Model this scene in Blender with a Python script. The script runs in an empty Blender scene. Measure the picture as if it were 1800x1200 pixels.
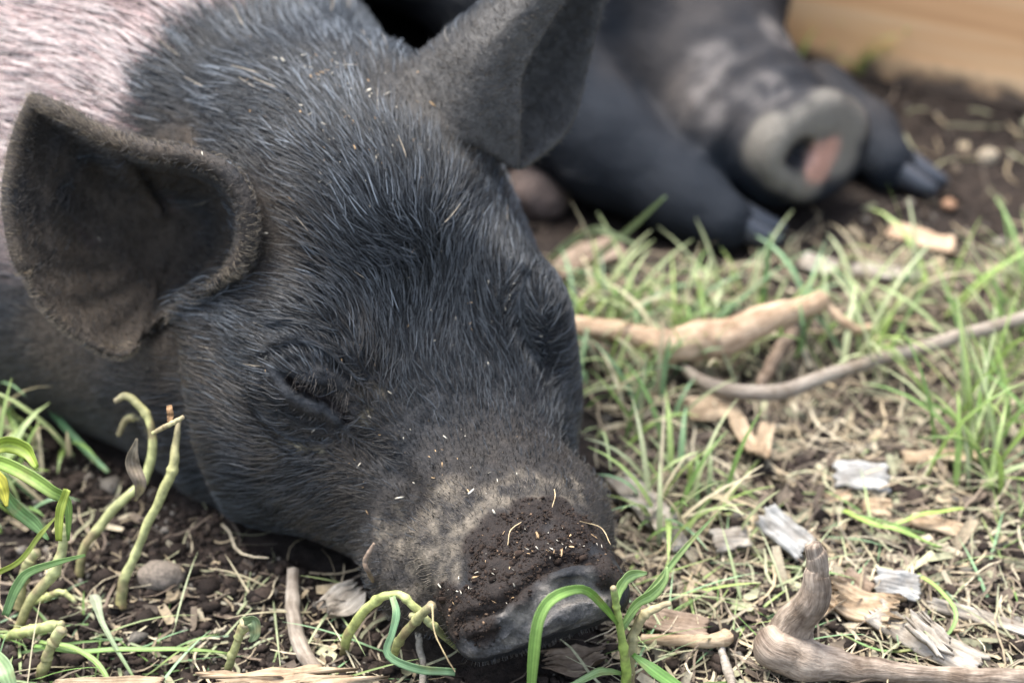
import bpy, math, random, os
import numpy as np
from mathutils import Vector, Matrix

# ---------------------------------------------------------------- camera, world, sun, exposure
sc = bpy.context.scene
COL = sc.collection
CAM = np.array([0.0, 0.0, 0.437]); PITCH = math.radians(33.0); FPX = 3400.0
FW = np.array([0.0, math.cos(PITCH), -math.sin(PITCH)])
UP = np.array([0.0, math.sin(PITCH), math.cos(PITCH)])
RT = np.array([1.0, 0.0, 0.0])
cam_d = bpy.data.cameras.new('camera'); cam = bpy.data.objects.new('camera', cam_d); COL.objects.link(cam)
cam.location = CAM; cam.rotation_euler = (math.pi/2 - PITCH, 0, 0)
cam_d.sensor_width = 36; cam_d.lens = FPX/1800*36; cam_d.clip_start = 0.02; cam_d.clip_end = 200
cam_d.dof.use_dof = True; cam_d.dof.focus_distance = 0.612; cam_d.dof.aperture_fstop = 6.6
sc.camera = cam
CLAY = os.environ.get('CLAY')
if CLAY: cam_d.dof.use_dof = False

world = bpy.data.worlds.new('World'); sc.world = world; world.use_nodes = True
wn = world.node_tree
sky = wn.nodes.new('ShaderNodeTexSky'); sky.sky_type = 'NISHITA'; sky.sun_disc = False
SUN_EL, SUN_AZ = math.radians(70), math.radians(-50)     # azimuth measured from +Y towards +X
sky.sun_elevation = SUN_EL; sky.sun_rotation = SUN_AZ; sky.air_density = 1.0; sky.dust_density = 2.5; sky.ozone_density = 0.6
hs = wn.nodes.new('ShaderNodeHueSaturation'); hs.inputs['Saturation'].default_value = .68     # thin cloud: a paler sky
wn.links.new(sky.outputs[0], hs.inputs['Color']); wn.links.new(hs.outputs[0], wn.nodes['Background'].inputs[0]); wn.nodes['Background'].inputs[1].default_value = 0.15
sun_d = bpy.data.lights.new('sun', 'SUN'); sun = bpy.data.objects.new('sun', sun_d); COL.objects.link(sun)
sun_d.energy = 2.0; sun_d.angle = math.radians(35); sun_d.color = (1.0, 0.97, 0.93)
sd = Vector((math.sin(SUN_AZ)*math.cos(SUN_EL), math.cos(SUN_AZ)*math.cos(SUN_EL), math.sin(SUN_EL)))
sun.rotation_euler = sd.to_track_quat('Z', 'Y').to_euler()
sc.view_settings.view_transform = 'Standard'; sc.view_settings.look = 'None'
sc.view_settings.exposure = 1.87; sc.view_settings.gamma = 1.0
sc.cycles.use_denoising = True; sc.cycles.max_bounces = 6; sc.cycles.transparent_max_bounces = 6
sc.cycles.use_adaptive_sampling = True; sc.cycles.adaptive_threshold = 0.01
try: sc.cycles_curves.shape = 'RIBBONS'
except Exception: pass

# ---------------------------------------------------------------- helpers
RNG = np.random.default_rng(7); random.seed(7)
def W(px, py, d):
    "point seen at photo pixel (px, py), d metres along the optical axis"
    return CAM + d*(FW + RT*((px-900)/FPX) - UP*((py-600)/FPX))
def G(px, py, z=0.0):
    "point of the plane at height z seen at photo pixel (px, py)"
    v = FW + RT*((px-900)/FPX) - UP*((py-600)/FPX)
    return CAM + v*((z-CAM[2])/v[2])

def noise3(p, scale, seed=0):
    "smooth value noise in -1..1 at points p (n,3)"
    q = np.asarray(p, dtype=np.float64)*scale + seed*17.31
    i = np.floor(q).astype(np.int64); f = q - i; f = f*f*(3-2*f)
    def h(a, b, c):
        n = (a*73856093) ^ (b*19349663) ^ (c*83492791) ^ (seed*2654435)
        n = (n ^ (n >> 13))*1274126177 & 0x7fffffff
        n = (n ^ (n >> 15))*668265263 & 0x7fffffff
        return (n & 0xffff)/32767.5 - 1
    r = 0
    for dx in (0, 1):
        wx = f[:, 0] if dx else 1-f[:, 0]
        for dy in (0, 1):
            wy = f[:, 1] if dy else 1-f[:, 1]
            for dz in (0, 1):
                wz = f[:, 2] if dz else 1-f[:, 2]
                r = r + wx*wy*wz*h(i[:, 0]+dx, i[:, 1]+dy, i[:, 2]+dz)
    return r
def fbm(p, scale, oct=3, seed=0):
    r = 0; a = 1; t = 0
    for o in range(oct):
        r = r + a*noise3(p, scale*2.03**o, seed+o); t += a; a *= 0.5
    return r/t
def smin(a, b, k):
    h = np.clip(0.5 + 0.5*(b-a)/k, 0, 1)
    return b + (a-b)*h - k*h*(1-h)
def smax(a, b, k): return -smin(-a, -b, k)
def sstep(a, b, x):
    t = np.clip((x-a)/(b-a), 0, 1); return t*t*(3-2*t)
def spline(pts, n):
    "Catmull-Rom through pts (m,k) sampled at n points"
    P = np.asarray(pts, dtype=float); m = len(P)
    P = np.vstack([2*P[0]-P[1], P, 2*P[-1]-P[-2]])
    t = np.linspace(0, m-1-1e-9, n); i = np.floor(t).astype(int); f = (t-i)[:, None]
    a, b, c, d = P[i], P[i+1], P[i+2], P[i+3]
    return 0.5*(2*b + (c-a)*f + (2*a-5*b+4*c-d)*f*f + (3*b-a-3*c+d)*f**3)
def surf(grid, nu, nv):
    "smooth sheet through a grid (rows, cols, 3)"
    g = np.asarray(grid, dtype=float)
    rows = np.stack([spline(r, nv) for r in g])
    return np.stack([spline(rows[:, j], nu) for j in range(nv)], axis=1)

def tag(o, label=None, cat=None, group=None, kind=None):
    if label: o['label'] = label
    if cat: o['category'] = cat
    if group: o['group'] = group
    if kind: o['kind'] = kind
    return o
def mesh_obj(name, V, F, mats=None, parent=None, smooth=True, attrs=None):
    me = bpy.data.meshes.new(name)
    V = np.asarray(V, dtype=np.float32)
    if isinstance(F, np.ndarray):
        k = F.shape[1]; n = len(F)
        me.vertices.add(len(V)); me.vertices.foreach_set('co', V.ravel())
        me.loops.add(n*k); me.loops.foreach_set('vertex_index', F.ravel().astype(np.int32))
        me.polygons.add(n); me.polygons.foreach_set('loop_start', np.arange(0, n*k, k, dtype=np.int32))
        me.update(calc_edges=True); me.validate()
    else:
        me.from_pydata(V.tolist(), [], F); me.update()
    if smooth: me.polygons.foreach_set('use_smooth', np.ones(len(me.polygons), dtype=bool))
    for an, av in (attrs or {}).items():
        av = np.asarray(av, dtype=np.float32)
        if av.ndim == 1:
            a = me.attributes.new(an, 'FLOAT', 'POINT'); a.data.foreach_set('value', av)
        else:
            c = np.ones((len(av), 4), dtype=np.float32); c[:, :3] = av[:, :3]
            a = me.attributes.new(an, 'FLOAT_COLOR', 'POINT'); a.data.foreach_set('color', c.ravel())
    for m in (mats if isinstance(mats, (list, tuple)) else [mats]):
        if m: me.materials.append(m)
    o = bpy.data.objects.new(name, me); COL.objects.link(o)
    if parent: o.parent = parent
    return o

# ---------------------------------------------------------------- implicit bodies
class Vol:
    def __init__(s, ax, f0=9.0):
        s.ax = ax
        s.X, s.Y, s.Z = np.meshgrid(*[a.astype(np.float32) for a in ax], indexing='ij', sparse=True)
        s.F = None
    def idx(s, p):
        return np.stack([np.interp(p[:, k], s.ax[k], np.arange(len(s.ax[k]))) for k in range(3)], 1)
    def sample(s, p):
        q = s.idx(p); n = np.array(s.F.shape)
        i = np.clip(np.floor(q).astype(int), 0, n-2); f = q - i; r = 0
        for dx in (0, 1):
            wx = f[:, 0] if dx else 1-f[:, 0]
            for dy in (0, 1):
                wy = f[:, 1] if dy else 1-f[:, 1]
                for dz in (0, 1):
                    wz = f[:, 2] if dz else 1-f[:, 2]
                    r = r + wx*wy*wz*s.F[i[:, 0]+dx, i[:, 1]+dy, i[:, 2]+dz]
        return r
    def grad(s, p, h=0.0015):
        g = np.stack([s.sample(p+e)-s.sample(p-e) for e in np.eye(3)*h], 1)
        return g/(np.linalg.norm(g, axis=1, keepdims=True)+1e-9)
    def hit(s, px, py, d0=0.45, d1=1.3):
        d = np.arange(d0, d1, 0.0015)
        v = FW + RT*((px-900)/FPX) - UP*((py-600)/FPX)
        f = s.sample(CAM + d[:, None]*v)
        k = np.argmax(f < 0)
        if f[k] >= 0: return None
        t = d[k-1] + 0.0015*f[k-1]/(f[k-1]-f[k])
        return CAM + t*v
    def hitd(s, px, py): 
        p = s.hit(px, py); return None if p is None else float((p-CAM)@FW)
    def ball(s, pts, rad, k, h, sub=False):
        "union (or cut) a chain of balls, stamped only near their centres"
        pts = np.asarray(pts); rad = np.broadcast_to(np.asarray(rad, dtype=float), (len(pts),))
        if not hasattr(s, 'D'): s.D = np.empty_like(s.F)
        s.D.fill(9.0)
        c = np.round(s.idx(pts)).astype(int); n = int(math.ceil((rad.max()+k)/h))+1
        sh = np.array(s.F.shape); o = np.arange(-n, n+1)
        dx, dy, dz = [a.ravel() for a in np.meshgrid(o, o, o, indexing='ij')]
        for a in range(0, len(pts), 400):
            cc = c[a:a+400]
            ii = np.clip(cc[:, 0, None]+dx, 0, sh[0]-1); jj = np.clip(cc[:, 1, None]+dy, 0, sh[1]-1); kk = np.clip(cc[:, 2, None]+dz, 0, sh[2]-1)
            d = np.sqrt((s.ax[0][ii]-pts[a:a+400, 0, None])**2 + (s.ax[1][jj]-pts[a:a+400, 1, None])**2 + (s.ax[2][kk]-pts[a:a+400, 2, None])**2) - rad[a:a+400, None]
            np.minimum.at(s.D.ravel(), ((ii*sh[1]+jj)*sh[2]+kk).ravel(), d.ravel().astype(np.float32))
        m = s.D < (k*1.5+0.001)
        if sub: s.F[m] = smax(s.F[m], -s.D[m], k)
        else:
            s.F[m] = smin(s.F[m], s.D[m], k)
    def mesh(s):
        F = s.F; S = F < 0; n = F.shape
        c8 = [(a, b, c) for a in (0, 1) for b in (0, 1) for c in (0, 1)]
        sl = lambda a, b, c: S[a:n[0]-1+a, b:n[1]-1+b, c:n[2]-1+c]
        cnt = sum(sl(*c).astype(np.int8) for c in c8)
        act = np.argwhere((cnt > 0) & (cnt < 8))
        ids = np.full(cnt.shape, -1, dtype=np.int32); ids[tuple(act.T)] = np.arange(len(act))
        val = {c: F[act[:, 0]+c[0], act[:, 1]+c[1], act[:, 2]+c[2]] for c in c8}
        acc = np.zeros((len(act), 3)); w = np.zeros(len(act))
        for a in c8:
            for k in range(3):
                if a[k]: continue
                b = list(a); b[k] = 1; b = tuple(b)
                m = (val[a] < 0) != (val[b] < 0)
                t = val[a]/(val[a]-val[b]+1e-12)
                pt = np.tile(np.array(a, dtype=float), (len(act), 1)); pt[:, k] += t
                acc[m] += pt[m]; w[m] += 1
        q = act + acc/w[:, None]
        V = np.stack([np.interp(q[:, k], np.arange(n[k]), s.ax[k]) for k in range(3)], 1)
        faces = []
        for k in range(3):
            u, v = [(1, 2), (2, 0), (0, 1)][k]
            a = np.moveaxis(S, k, 0)
            ea = np.take(S, range(n[k]-1), axis=k) != np.take(S, range(1, n[k]), axis=k)
            e = np.argwhere(ea)
            e = e[(e[:, u] > 0) & (e[:, v] > 0) & (e[:, u] < n[u]-1) & (e[:, v] < n[v]-1)]
            du = np.zeros(3, int); du[u] = 1; dv = np.zeros(3, int); dv[v] = 1
            qd = np.stack([ids[tuple((e-du-dv).T)], ids[tuple((e-dv).T)], ids[tuple(e.T)], ids[tuple((e-du).T)]], 1)
            ins = S[tuple(e.T)]
            qd[~ins] = qd[~ins][:, ::-1]
            faces.append(qd)
        return V, np.vstack(faces)

def axis(lo, hi, flo, fhi, h, g=1.06, hmax=0.02):
    "grid coordinates: step h between flo and fhi, growing outside"
    mid = list(np.arange(flo, fhi, h)); a = []; x = flo; st = h
    while x > lo: st = min(st*g, hmax); x -= st; a.append(x)
    b = []; x = mid[-1]; st = h
    while x < hi: st = min(st*g, hmax); x += st; b.append(x)
    return np.array(a[::-1]+mid+b)

def prof(tab, n=400):
    tab = np.array(tab); y = np.linspace(tab[0, 0], tab[-1, 0], n)
    ker = np.exp(-np.linspace(-2, 2, 41)**2); ker /= ker.sum()
    out = [y]
    for k in range(1, tab.shape[1]):
        v = np.interp(y, tab[:, 0], tab[:, k]); v = np.pad(v, 20, mode='edge'); out.append(np.convolve(v, ker, 'valid'))
    return out
#            back   top    bottom  width  centre height
HEADP = prof([(0.00, .050, .008, .0275, .029),
              (0.02, .056, .005, .0290, .030),
              (0.04, .063, .003, .0325, .032),
              (0.06, .072, .001, .0385, .035),
              (0.08, .084, .000, .0445, .040),
              (0.10, .100, -.001, .0465, .049),
              (0.12, .116, -.002, .0500, .057),
              (0.14, .130, -.003, .0535, .064),
              (0.16, .139, -.003, .0570, .067),
              (0.18, .144, -.002, .0620, .069),
              (0.21, .143, .000, .0640, .070)])
def ell(x, y, z, c, r):
    q = np.sqrt(((x-c[0])/r[0])**2 + ((y-c[1])/r[1])**2 + ((z-c[2])/r[2])**2)
    return (q-1)*min(r)
def head_field(x, y, z, tilt=-0.85, pz=.029):
    "pig head: x side, y back from the snout disc, z up"
    x = x*(1+.19*sstep(.055, .12, y)*(x > 0)); yy = y + 0*x + 0*z
    top, bot, w, zc = [np.interp(yy, HEADP[0], HEADP[i]).astype(np.float32) for i in (1, 2, 3, 4)]
    h = np.where(z > zc, top-zc, zc-bot)
    e = 2.35
    q = ((np.abs(x)/w)**e + (np.abs(z-zc)/h)**e)**(1/e)
    f = (q-1)*np.minimum(w, h)
    f = smax(f, 0.004-y+.5*(tilt*(z-pz)), 0.006); f = smax(f, y-0.205, 0.03)
    ax = np.abs(x)
    f = smin(f, ell(ax, y, z, (.0255, .043, .028), (.0175, .024, .023)), 0.007)      # lip pads
    f = smin(f, ell(ax, y, z, (.037, .104, .081), (.019, .025, .018)), 0.014)      # brow and eye bulge
    f = smin(f, ell(ax, y, z, (.048, .135, .043), (.027, .050, .041)), 0.022)      # cheeks
    f = smin(f, ell(x, y, z, (0, .150, .112), (.040, .045, .027)), 0.022)          # forehead
    # snout disc: thick oval pad, leaning over at the top
    c_, s_ = 1/math.sqrt(1+tilt*tilt), tilt/math.sqrt(1+tilt*tilt)
    yd = (y-.002)*c_ - (z-pz)*s_; zd = (z-pz)*c_ + (y-.002)*s_
    q = np.sqrt((x/.0295)**2 + (zd/.0245)**2)
    d = smax((q-1)*.0245, np.abs(yd)-0.0085, 0.008)
    f = smin(f, d, 0.0035)
    return f

class Frame:
    def __init__(s, O, B, roll, pitch=0.0, scale=1.0):
        B = np.array([B[0], B[1], 0.0]); B /= np.linalg.norm(B); U = np.array([0, 0, 1.0])
        X = np.cross(B, U)                                     # side
        B2 = B*math.cos(pitch) + U*math.sin(pitch); U2 = np.cross(X, B2)
        X2 = X*math.cos(roll) + U2*math.sin(roll); U3 = U2*math.cos(roll) - X*math.sin(roll)
        s.M = np.stack([X2, B2, U3]); s.O = np.asarray(O); s.k = scale
    def loc(s, p): return (np.asarray(p)-s.O)@s.M.T/s.k
    def wor(s, q): return s.O + (np.asarray(q)*s.k)@s.M
    def grid(s, V):
        x, y, z = V.X-s.O[0], V.Y-s.O[1], V.Z-s.O[2]
        return [((x*s.M[k, 0]+y*s.M[k, 1]+z*s.M[k, 2])/s.k).astype(np.float32) for k in range(3)]
def cap(V, a, b, ra, rb):
    a = np.asarray(a, dtype=float); b = np.asarray(b, dtype=float); ab = b-a; L = ab@ab
    t = np.clip(((V.X-a[0])*ab[0]+(V.Y-a[1])*ab[1]+(V.Z-a[2])*ab[2])/L, 0, 1)
    return (np.sqrt((V.X-a[0]-ab[0]*t)**2+(V.Y-a[1]-ab[1]*t)**2+(V.Z-a[2]-ab[2]*t)**2) - (ra+(rb-ra)*t)).astype(np.float32)

# ---- pig in front
HS = 1.05e-3 if not CLAY else 2.2e-3
Oz = G(960, 1078, .030)
O1 = np.array([Oz[0], Oz[1], 0.0])
FR1 = Frame(O1, (-.42, .91), math.radians(1), math.radians(0))
V1 = Vol([axis(-.75, .30, -.22, .085, HS), axis(.30, 1.35, O1[1]-.03, O1[1]+.27, HS), axis(-.06, .34, -.012, .20, HS)])
V1.F = head_field(*FR1.grid(V1)).astype(np.float32)
for fa, fb, ra, rb, k in (((0, .19, .068), (-.035, .30, .085), .064, .080, .035),
                          ((-.035, .30, .085), (-.055, .46, .105), .080, .105, .04),
                          ((-.055, .46, .105), (-.03, .95, .13), .110, .130, .04),
                          ((-.045, .17, .035), (-.09, .25, .035), .040, .05, .04),
                          ((-.055, .46, .105), (.06, .62, .10), .08, .085, .04)):
    V1.F = smin(V1.F, cap(V1, FR1.wor(fa), FR1.wor(fb), ra, rb), k)

# near ear: an open cup facing the viewer
dE = V1.hitd(440, 400); print('depth at ear base', dE, 'eye', V1.hitd(555, 700), 'nose', V1.hitd(948, 1040), 'poll', V1.hitd(620, 200))
rim_px = [(62, 178, .010), (115, 200, .004), (170, 232, .000), (255, 262, -.004), (335, 275, -.008), (395, 300, -.012), (428, 345, -.013), (438, 400, -.012), (425, 455, -.008), (380, 495, .0),
          (330, 530, .012), (285, 566, .016), (218, 622, .016), (145, 594, .012), (85, 545, .008), (38, 460, .006), (18, 370, .006), (22, 300, .008), (38, 230, .010)]
rp = spline(rim_px + rim_px[:1], 150)[:-1]
cx, cy = 306, 415
dr = dE + rp[:, 2]
base_d = dE + .052
for cut in (True, False):
    pts = []; rad = []
    for r in np.r_[np.linspace(0, .7, 36), np.linspace(.71, 1, 60)]:
        n = max(6, int(150*r)); sel = np.linspace(0, len(rp)-1, n).astype(int)
        for q in sel:
            x = cx + (rp[q, 0]-cx)*r; y = cy + (rp[q, 1]-cy)*r
            far = math.hypot(rp[q, 0]-cx, rp[q, 1]-cy)
            pw = 1.8 if far > 200 else 4.5
            d = dr[q] + (base_d - dr[q])*(1-r**pw)
            if cut:
                if r < .93:
                    for t in np.arange(.006, d-dr[q]+.02, .004): pts.append(W(x, y, d-t)); rad.append(.0048)
            else:
                roll = 0.0016*sstep(.82, 1.0, r)*(1 if rp[q, 1] < 470 else 0.1)
                d += .0011*math.sin(math.atan2(y-cy, x-cx)*16+3*math.sin(r*4))*sstep(.25, .6, r)*(1-sstep(.85, 1, r)) + .0012*math.sin(r*13+2*math.atan2(y-cy, x-cx)); pts.append(W(x, y, d)); rad.append(.0014+roll+ (.0010 if r < .8 else 0))
    V1.ball(pts, rad, .004 if not cut else .003, HS, sub=cut)
# far ear: a folded leaf standing up
d2 = V1.hitd(830, 280) or .66; print('far ear', d2)
N = [(905, 290, .004), (908, 200, -.004), (915, 120, -.008), (985, 0, -.010), (1050, -110, -.006), (1085, -190, .01)]
L = [(672, 165, .022), (735, 110, .018), (790, 70, .014), (890, -8, .012), (1000, -100, .010), (1080, -192, .01)]
Fq = [(915, 292, .018), (955, 264, .028), (1004, 205, .036), (1046, 40, .036), (1085, -90, .028), (1090, -188, .012)]
g = []
for a, b, c in zip(N, L, Fq):
    A, B_, C = [W(q[0], q[1], d2+q[2]) for q in (a, b, c)]
    ab = (A+B_)/2 - FW*.016 ; bc = (B_+C)/2 + FW*.012
    g.append([A, ab*1.0, B_, bc, C])
S2 = surf(g, 80, 70)
V1.ball(S2.reshape(-1, 3), .0017, .005, HS)

def crease(V, px, r, k, sub=True, off=0.0, n=40):
    P = spline(px, n); pts = []
    for x, y in P:
        h = V.hit(x, y)
        if h is not None: pts.append(h - FW*off)
    if pts: 
        rr = r*np.sin(np.linspace(.25, math.pi-.25, len(pts)))**.5
        V.ball(pts, rr, k, HS, sub=sub)
# closed eye: lids, slit, the fold round it
SLIT = [(510, 668), (540, 686), (575, 700), (612, 738)]; LID = [(474, 640), (500, 684), (540, 710), (578, 722), (606, 750)]
crease(V1, SLIT, .0046, .0022, off=-.0012)
crease(V1, LID, .0027, .0022, sub=False, off=-.0002)
crease(V1, [(520, 655), (555, 664), (592, 686), (624, 724)], .0030, .0030, sub=False, off=-.0008)
crease(V1, [(462, 650), (478, 700), (520, 738), (590, 758)], .0020, .0012)
crease(V1, [(446, 650), (455, 712), (500, 765), (590, 785)], .0028, .0020)
crease(V1, [(440, 690), (462, 750), (520, 800), (600, 805)], .0016, .0020)
crease(V1, [(470, 625), (520, 606), (580, 622), (650, 690)], .0030, .0030)
crease(V1, [(500, 640), (545, 632), (590, 650)], .0014, .0014)
# snout pad folds
crease(V1, [(812, 1092), (860, 1078), (930, 1035), (985, 992), (1050, 985)], .0048, .0012)
crease(V1, [(822, 1112), (880, 1098), (925, 1066), (960, 1035), (1010, 1012), (1065, 1012)], .0034, .0012, sub=False, off=-.0010)
crease(V1, [(830, 1128), (880, 1118), (925, 1092), (955, 1058), (1000, 1034), (1070, 1034)], .0044, .0008)
crease(V1, [(905, 1118), (940, 1092), (968, 1066), (1010, 1048), (1055, 1050)], .0026, .0007)
crease(V1, [(850, 1152), (900, 1136), (945, 1112)], .0030, .0008)
crease(V1, [(840, 1100), (880, 1088), (915, 1070)], .0014, .0008)
crease(V1, [(860, 1180), (930, 1165), (1010, 1135), (1080, 1105)], .0034, .0010)
crease(V1, [(1000, 1085), (1050, 1072)], .0008, .001)
crease(V1, [(730, 880), (700, 910), (688, 950), (700, 1000), (735, 1045)], .0052, .008)
crease(V1, [(295, 600), (300, 700), (325, 800), (375, 890)], .0070, .012)
crease(V1, [(922, 490), (915, 540), (925, 590), (950, 640)], .0045, .006)
crease(V1, [(1000, 775), (1020, 800), (1050, 812)], .0040, .006)
crease(V1, [(610, 760), (670, 800), (720, 850)], .0030, .006)
crease(V1, [(430, 560), (470, 575), (530, 570), (600, 590)], .0026, .005)
PV, PF = V1.mesh(); print('pig verts', len(PV))


# ---------------------------------------------------------------- materials
def newmat(name):
    m = bpy.data.materials.new(name); m.use_nodes = True
    nt = m.node_tree; return m, nt, nt.nodes['Principled BSDF']
def nd(nt, typ, **kw):
    n = nt.nodes.new(typ)
    for k, v in kw.items():
        if k in n.inputs: n.inputs[k].default_value = v
        else: setattr(n, k, v)
    return n
def coords(nt, scale=(1, 1, 1), src='Object'):
    tc = nd(nt, 'ShaderNodeTexCoord'); mp = nd(nt, 'ShaderNodeMapping'); mp.inputs['Scale'].default_value = scale
    nt.links.new(tc.outputs[src], mp.inputs[0]); return mp.outputs[0]
def noise(nt, vec, scale, detail=4, rough=.6):
    n = nd(nt, 'ShaderNodeTexNoise', Scale=scale, Detail=detail, Roughness=rough); nt.links.new(vec, n.inputs['Vector']); return n.outputs['Fac']
def ramp(nt, fac, stops):
    r = nd(nt, 'ShaderNodeValToRGB'); e = r.color_ramp.elements
    while len(e) < len(stops): e.new(.5)
    for k, (p, c) in enumerate(stops): e[k].position = p; e[k].color = (*c, 1)
    nt.links.new(fac, r.inputs[0]); return r.outputs[0]
def bump(nt, b, fac, dist, strength=1.0, prev=None):
    n = nd(nt, 'ShaderNodeBump', Strength=strength, Distance=dist); nt.links.new(fac, n.inputs['Height'])
    if prev: nt.links.new(prev, n.inputs['Normal'])
    nt.links.new(n.outputs[0], b.inputs['Normal']); return n.outputs[0]
def mixc(nt, a, b, fac, mode='MULTIPLY'):
    n = nd(nt, 'ShaderNodeMix', data_type='RGBA', blend_type=mode)
    for sock, v in ((n.inputs[6], a), (n.inputs[7], b), (n.inputs[0], fac)):
        if hasattr(v, 'links') or hasattr(v, 'is_linked'): nt.links.new(v, sock)
        else: sock.default_value = v if isinstance(v, float) else (*v, 1)
    return n.outputs[2]
def mat_skin():
    m, nt, b = newmat('pig_skin'); v = coords(nt)
    at = nd(nt, 'ShaderNodeAttribute', attribute_name='col'); wet = nd(nt, 'ShaderNodeAttribute', attribute_name='wet')
    n1 = noise(nt, v, 900, 4, .7); n2 = noise(nt, v, 160, 4, .6)
    c = mixc(nt, at.outputs['Color'], ramp(nt, n1, [(.3, (.6, .6, .6)), (.7, (1.4, 1.4, 1.4))]), 1.0)
    nt.links.new(c, b.inputs['Base Color'])
    mr = nd(nt, 'ShaderNodeMapRange'); mr.inputs['To Min'].default_value = .72; mr.inputs['To Max'].default_value = .24
    nt.links.new(wet.outputs['Fac'], mr.inputs[0]); nt.links.new(mr.outputs[0], b.inputs['Roughness'])
    b.inputs['Specular IOR Level'].default_value = .28
    p = bump(nt, b, n2, .0012, .8); bump(nt, b, n1, .0007, .9, p)
    return m
def mat_attr(name, rough=.6, spec=.5, sheen=0, transl=0, nscale=300, namp=.35, bdist=.0004):
    m, nt, b = newmat(name); at = nd(nt, 'ShaderNodeAttribute', attribute_name='col'); v = coords(nt)
    n1 = noise(nt, v, nscale, 4)
    c = mixc(nt, at.outputs['Color'], ramp(nt, n1, [(.25, (1-namp,)*3), (.75, (1+namp,)*3)]), 1.0)
    nt.links.new(c, b.inputs['Base Color']); b.inputs['Roughness'].default_value = rough; b.inputs['Specular IOR Level'].default_value = spec
    if bdist: bump(nt, b, n1, bdist, .7)
    if transl:
        t = nd(nt, 'ShaderNodeBsdfTranslucent'); mx = nd(nt, 'ShaderNodeMixShader'); mx.inputs[0].default_value = transl
        nt.links.new(c, t.inputs[0]); nt.links.new(b.outputs[0], mx.inputs[1]); nt.links.new(t.outputs[0], mx.inputs[2])
        nt.links.new(mx.outputs[0], nt.nodes['Material Output'].inputs[0])
    return m
def mat_hair():
    m, nt, b = newmat('bristle'); at = nd(nt, 'ShaderNodeAttribute', attribute_name='tint')
    nt.links.new(at.outputs['Color'], b.inputs['Base Color']); b.inputs['Roughness'].default_value = .40
    b.inputs['Specular IOR Level'].default_value = .38
    return m
def mat_fibre(name, c1, c2, scale=(60, 900, 900), rough=.8, bd=.0006, dark=None, tube=False):
    m, nt, b = newmat(name); v = coords(nt, scale); v2 = coords(nt)
    if tube: nt.links.new(nd(nt, 'ShaderNodeAttribute', attribute_name='tc').outputs['Vector'], v.node.inputs[0])
    n1 = noise(nt, v, 1.0, 5, .65); n2 = noise(nt, v2, 120, 3)
    c = ramp(nt, n1, [(.3, c1), (.68, c2)])
    c = mixc(nt, c, ramp(nt, n2, [(.35, dark or (.55, .5, .45)), (.6, (1.1, 1.1, 1.1))]), 0.8)
    nt.links.new(c, b.inputs['Base Color']); b.inputs['Roughness'].default_value = rough; b.inputs['Specular IOR Level'].default_value = .25
    bump(nt, b, n1, bd, .8)
    return m
SKIN = mat_skin(); HAIR = mat_hair()
if CLAY: SKIN = mat_attr('clay')

def grow(V, PV, PF, n, dens, length, flow, tint, parent, name='bristles', K=6, lift=.45, clump=.004, cl_amt=.6, rad=.00015, seed=1, wild=.35, hug=.0012):
    "bristles rooted on the surface and combed along it"
    rng = np.random.default_rng(seed)
    A, B_, C, D = [PV[PF[:, k]] for k in range(4)]
    cr = np.cross(C-A, D-B_); area = np.linalg.norm(cr, axis=1)/2; cen = (A+B_+C+D)/4
    w = area*dens(cen); w = w/w.sum()
    f = rng.choice(len(PF), n, p=w); u, t = rng.random((2, n, 1))
    p = (A[f]*(1-u)+B_[f]*u)*(1-t) + (D[f]*(1-u)+C[f]*u)*t
    L = length(p)*(.65+.6*rng.random(n)); T = flow(p)
    T = T + wild*np.stack([noise3(p, 60, 11), noise3(p, 60, 12), noise3(p, 60, 13)], 1) + .16*rng.normal(size=(n, 3))
    P = np.empty((n, K, 3)); P[:, 0] = p; lf = lift*(.6+.8*rng.random(n))
    for k in range(1, K):
        g = V.grad(p); d = T - g*np.sum(T*g, 1, keepdims=True); d /= np.linalg.norm(d, axis=1, keepdims=True)+1e-9
        d = d + g*(lf*(1-.85*k/K))[:, None]; d /= np.linalg.norm(d, axis=1, keepdims=True)
        p = p + d*(L/(K-1))[:, None]
        pen = hug*min(k/2, 1) - V.sample(p); pen = np.clip(pen, 0, .003)
        p = p + V.grad(p)*pen[:, None]
        P[:, k] = p
    if cl_amt:
        q = np.floor((P[:, 0]+.0015*rng.normal(size=(n, 3)))/clump).astype(np.int64)
        key = q[:, 0]*73856093 ^ q[:, 1]*19349663 ^ q[:, 2]*83492791
        _, inv = np.unique(key, return_inverse=True); cnt = np.bincount(inv)
        ca = cl_amt*(.3+.9*rng.random(cnt.max() and len(cnt)))[inv]
        for k in range(1, K):
            m = np.stack([np.bincount(inv, P[:, k, a])/cnt for a in range(3)], 1)[inv]
            a = np.clip(ca*(k/(K-1))**1.2, 0, .95)[:, None]; P[:, k] = P[:, k]*(1-a) + m*a
    R = rad*(.7+.7*rng.random(n))[:, None]*np.linspace(1, .25, K)[None]*np.clip(L/.01, .6, 1.3)[:, None]
    hc = bpy.data.hair_curves.new(name); hc.add_curves([K]*n)
    hc.attributes['position'].data.foreach_set('vector', P.astype(np.float32).ravel())
    ra = hc.attributes.get('radius') or hc.attributes.new('radius', 'FLOAT', 'POINT'); ra.data.foreach_set('value', R.astype(np.float32).ravel())
    c = np.ones((n, 4), np.float32); c[:, :3] = tint(P[:, 0], rng)
    ta = hc.attributes.new('tint', 'FLOAT_COLOR', 'CURVE'); ta.data.foreach_set('color', c.ravel())
    hc.materials.append(HAIR)
    o = bpy.data.objects.new(name, hc); COL.objects.link(o); o.parent = parent
    o['kind'] = 'stuff'
    return o

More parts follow.
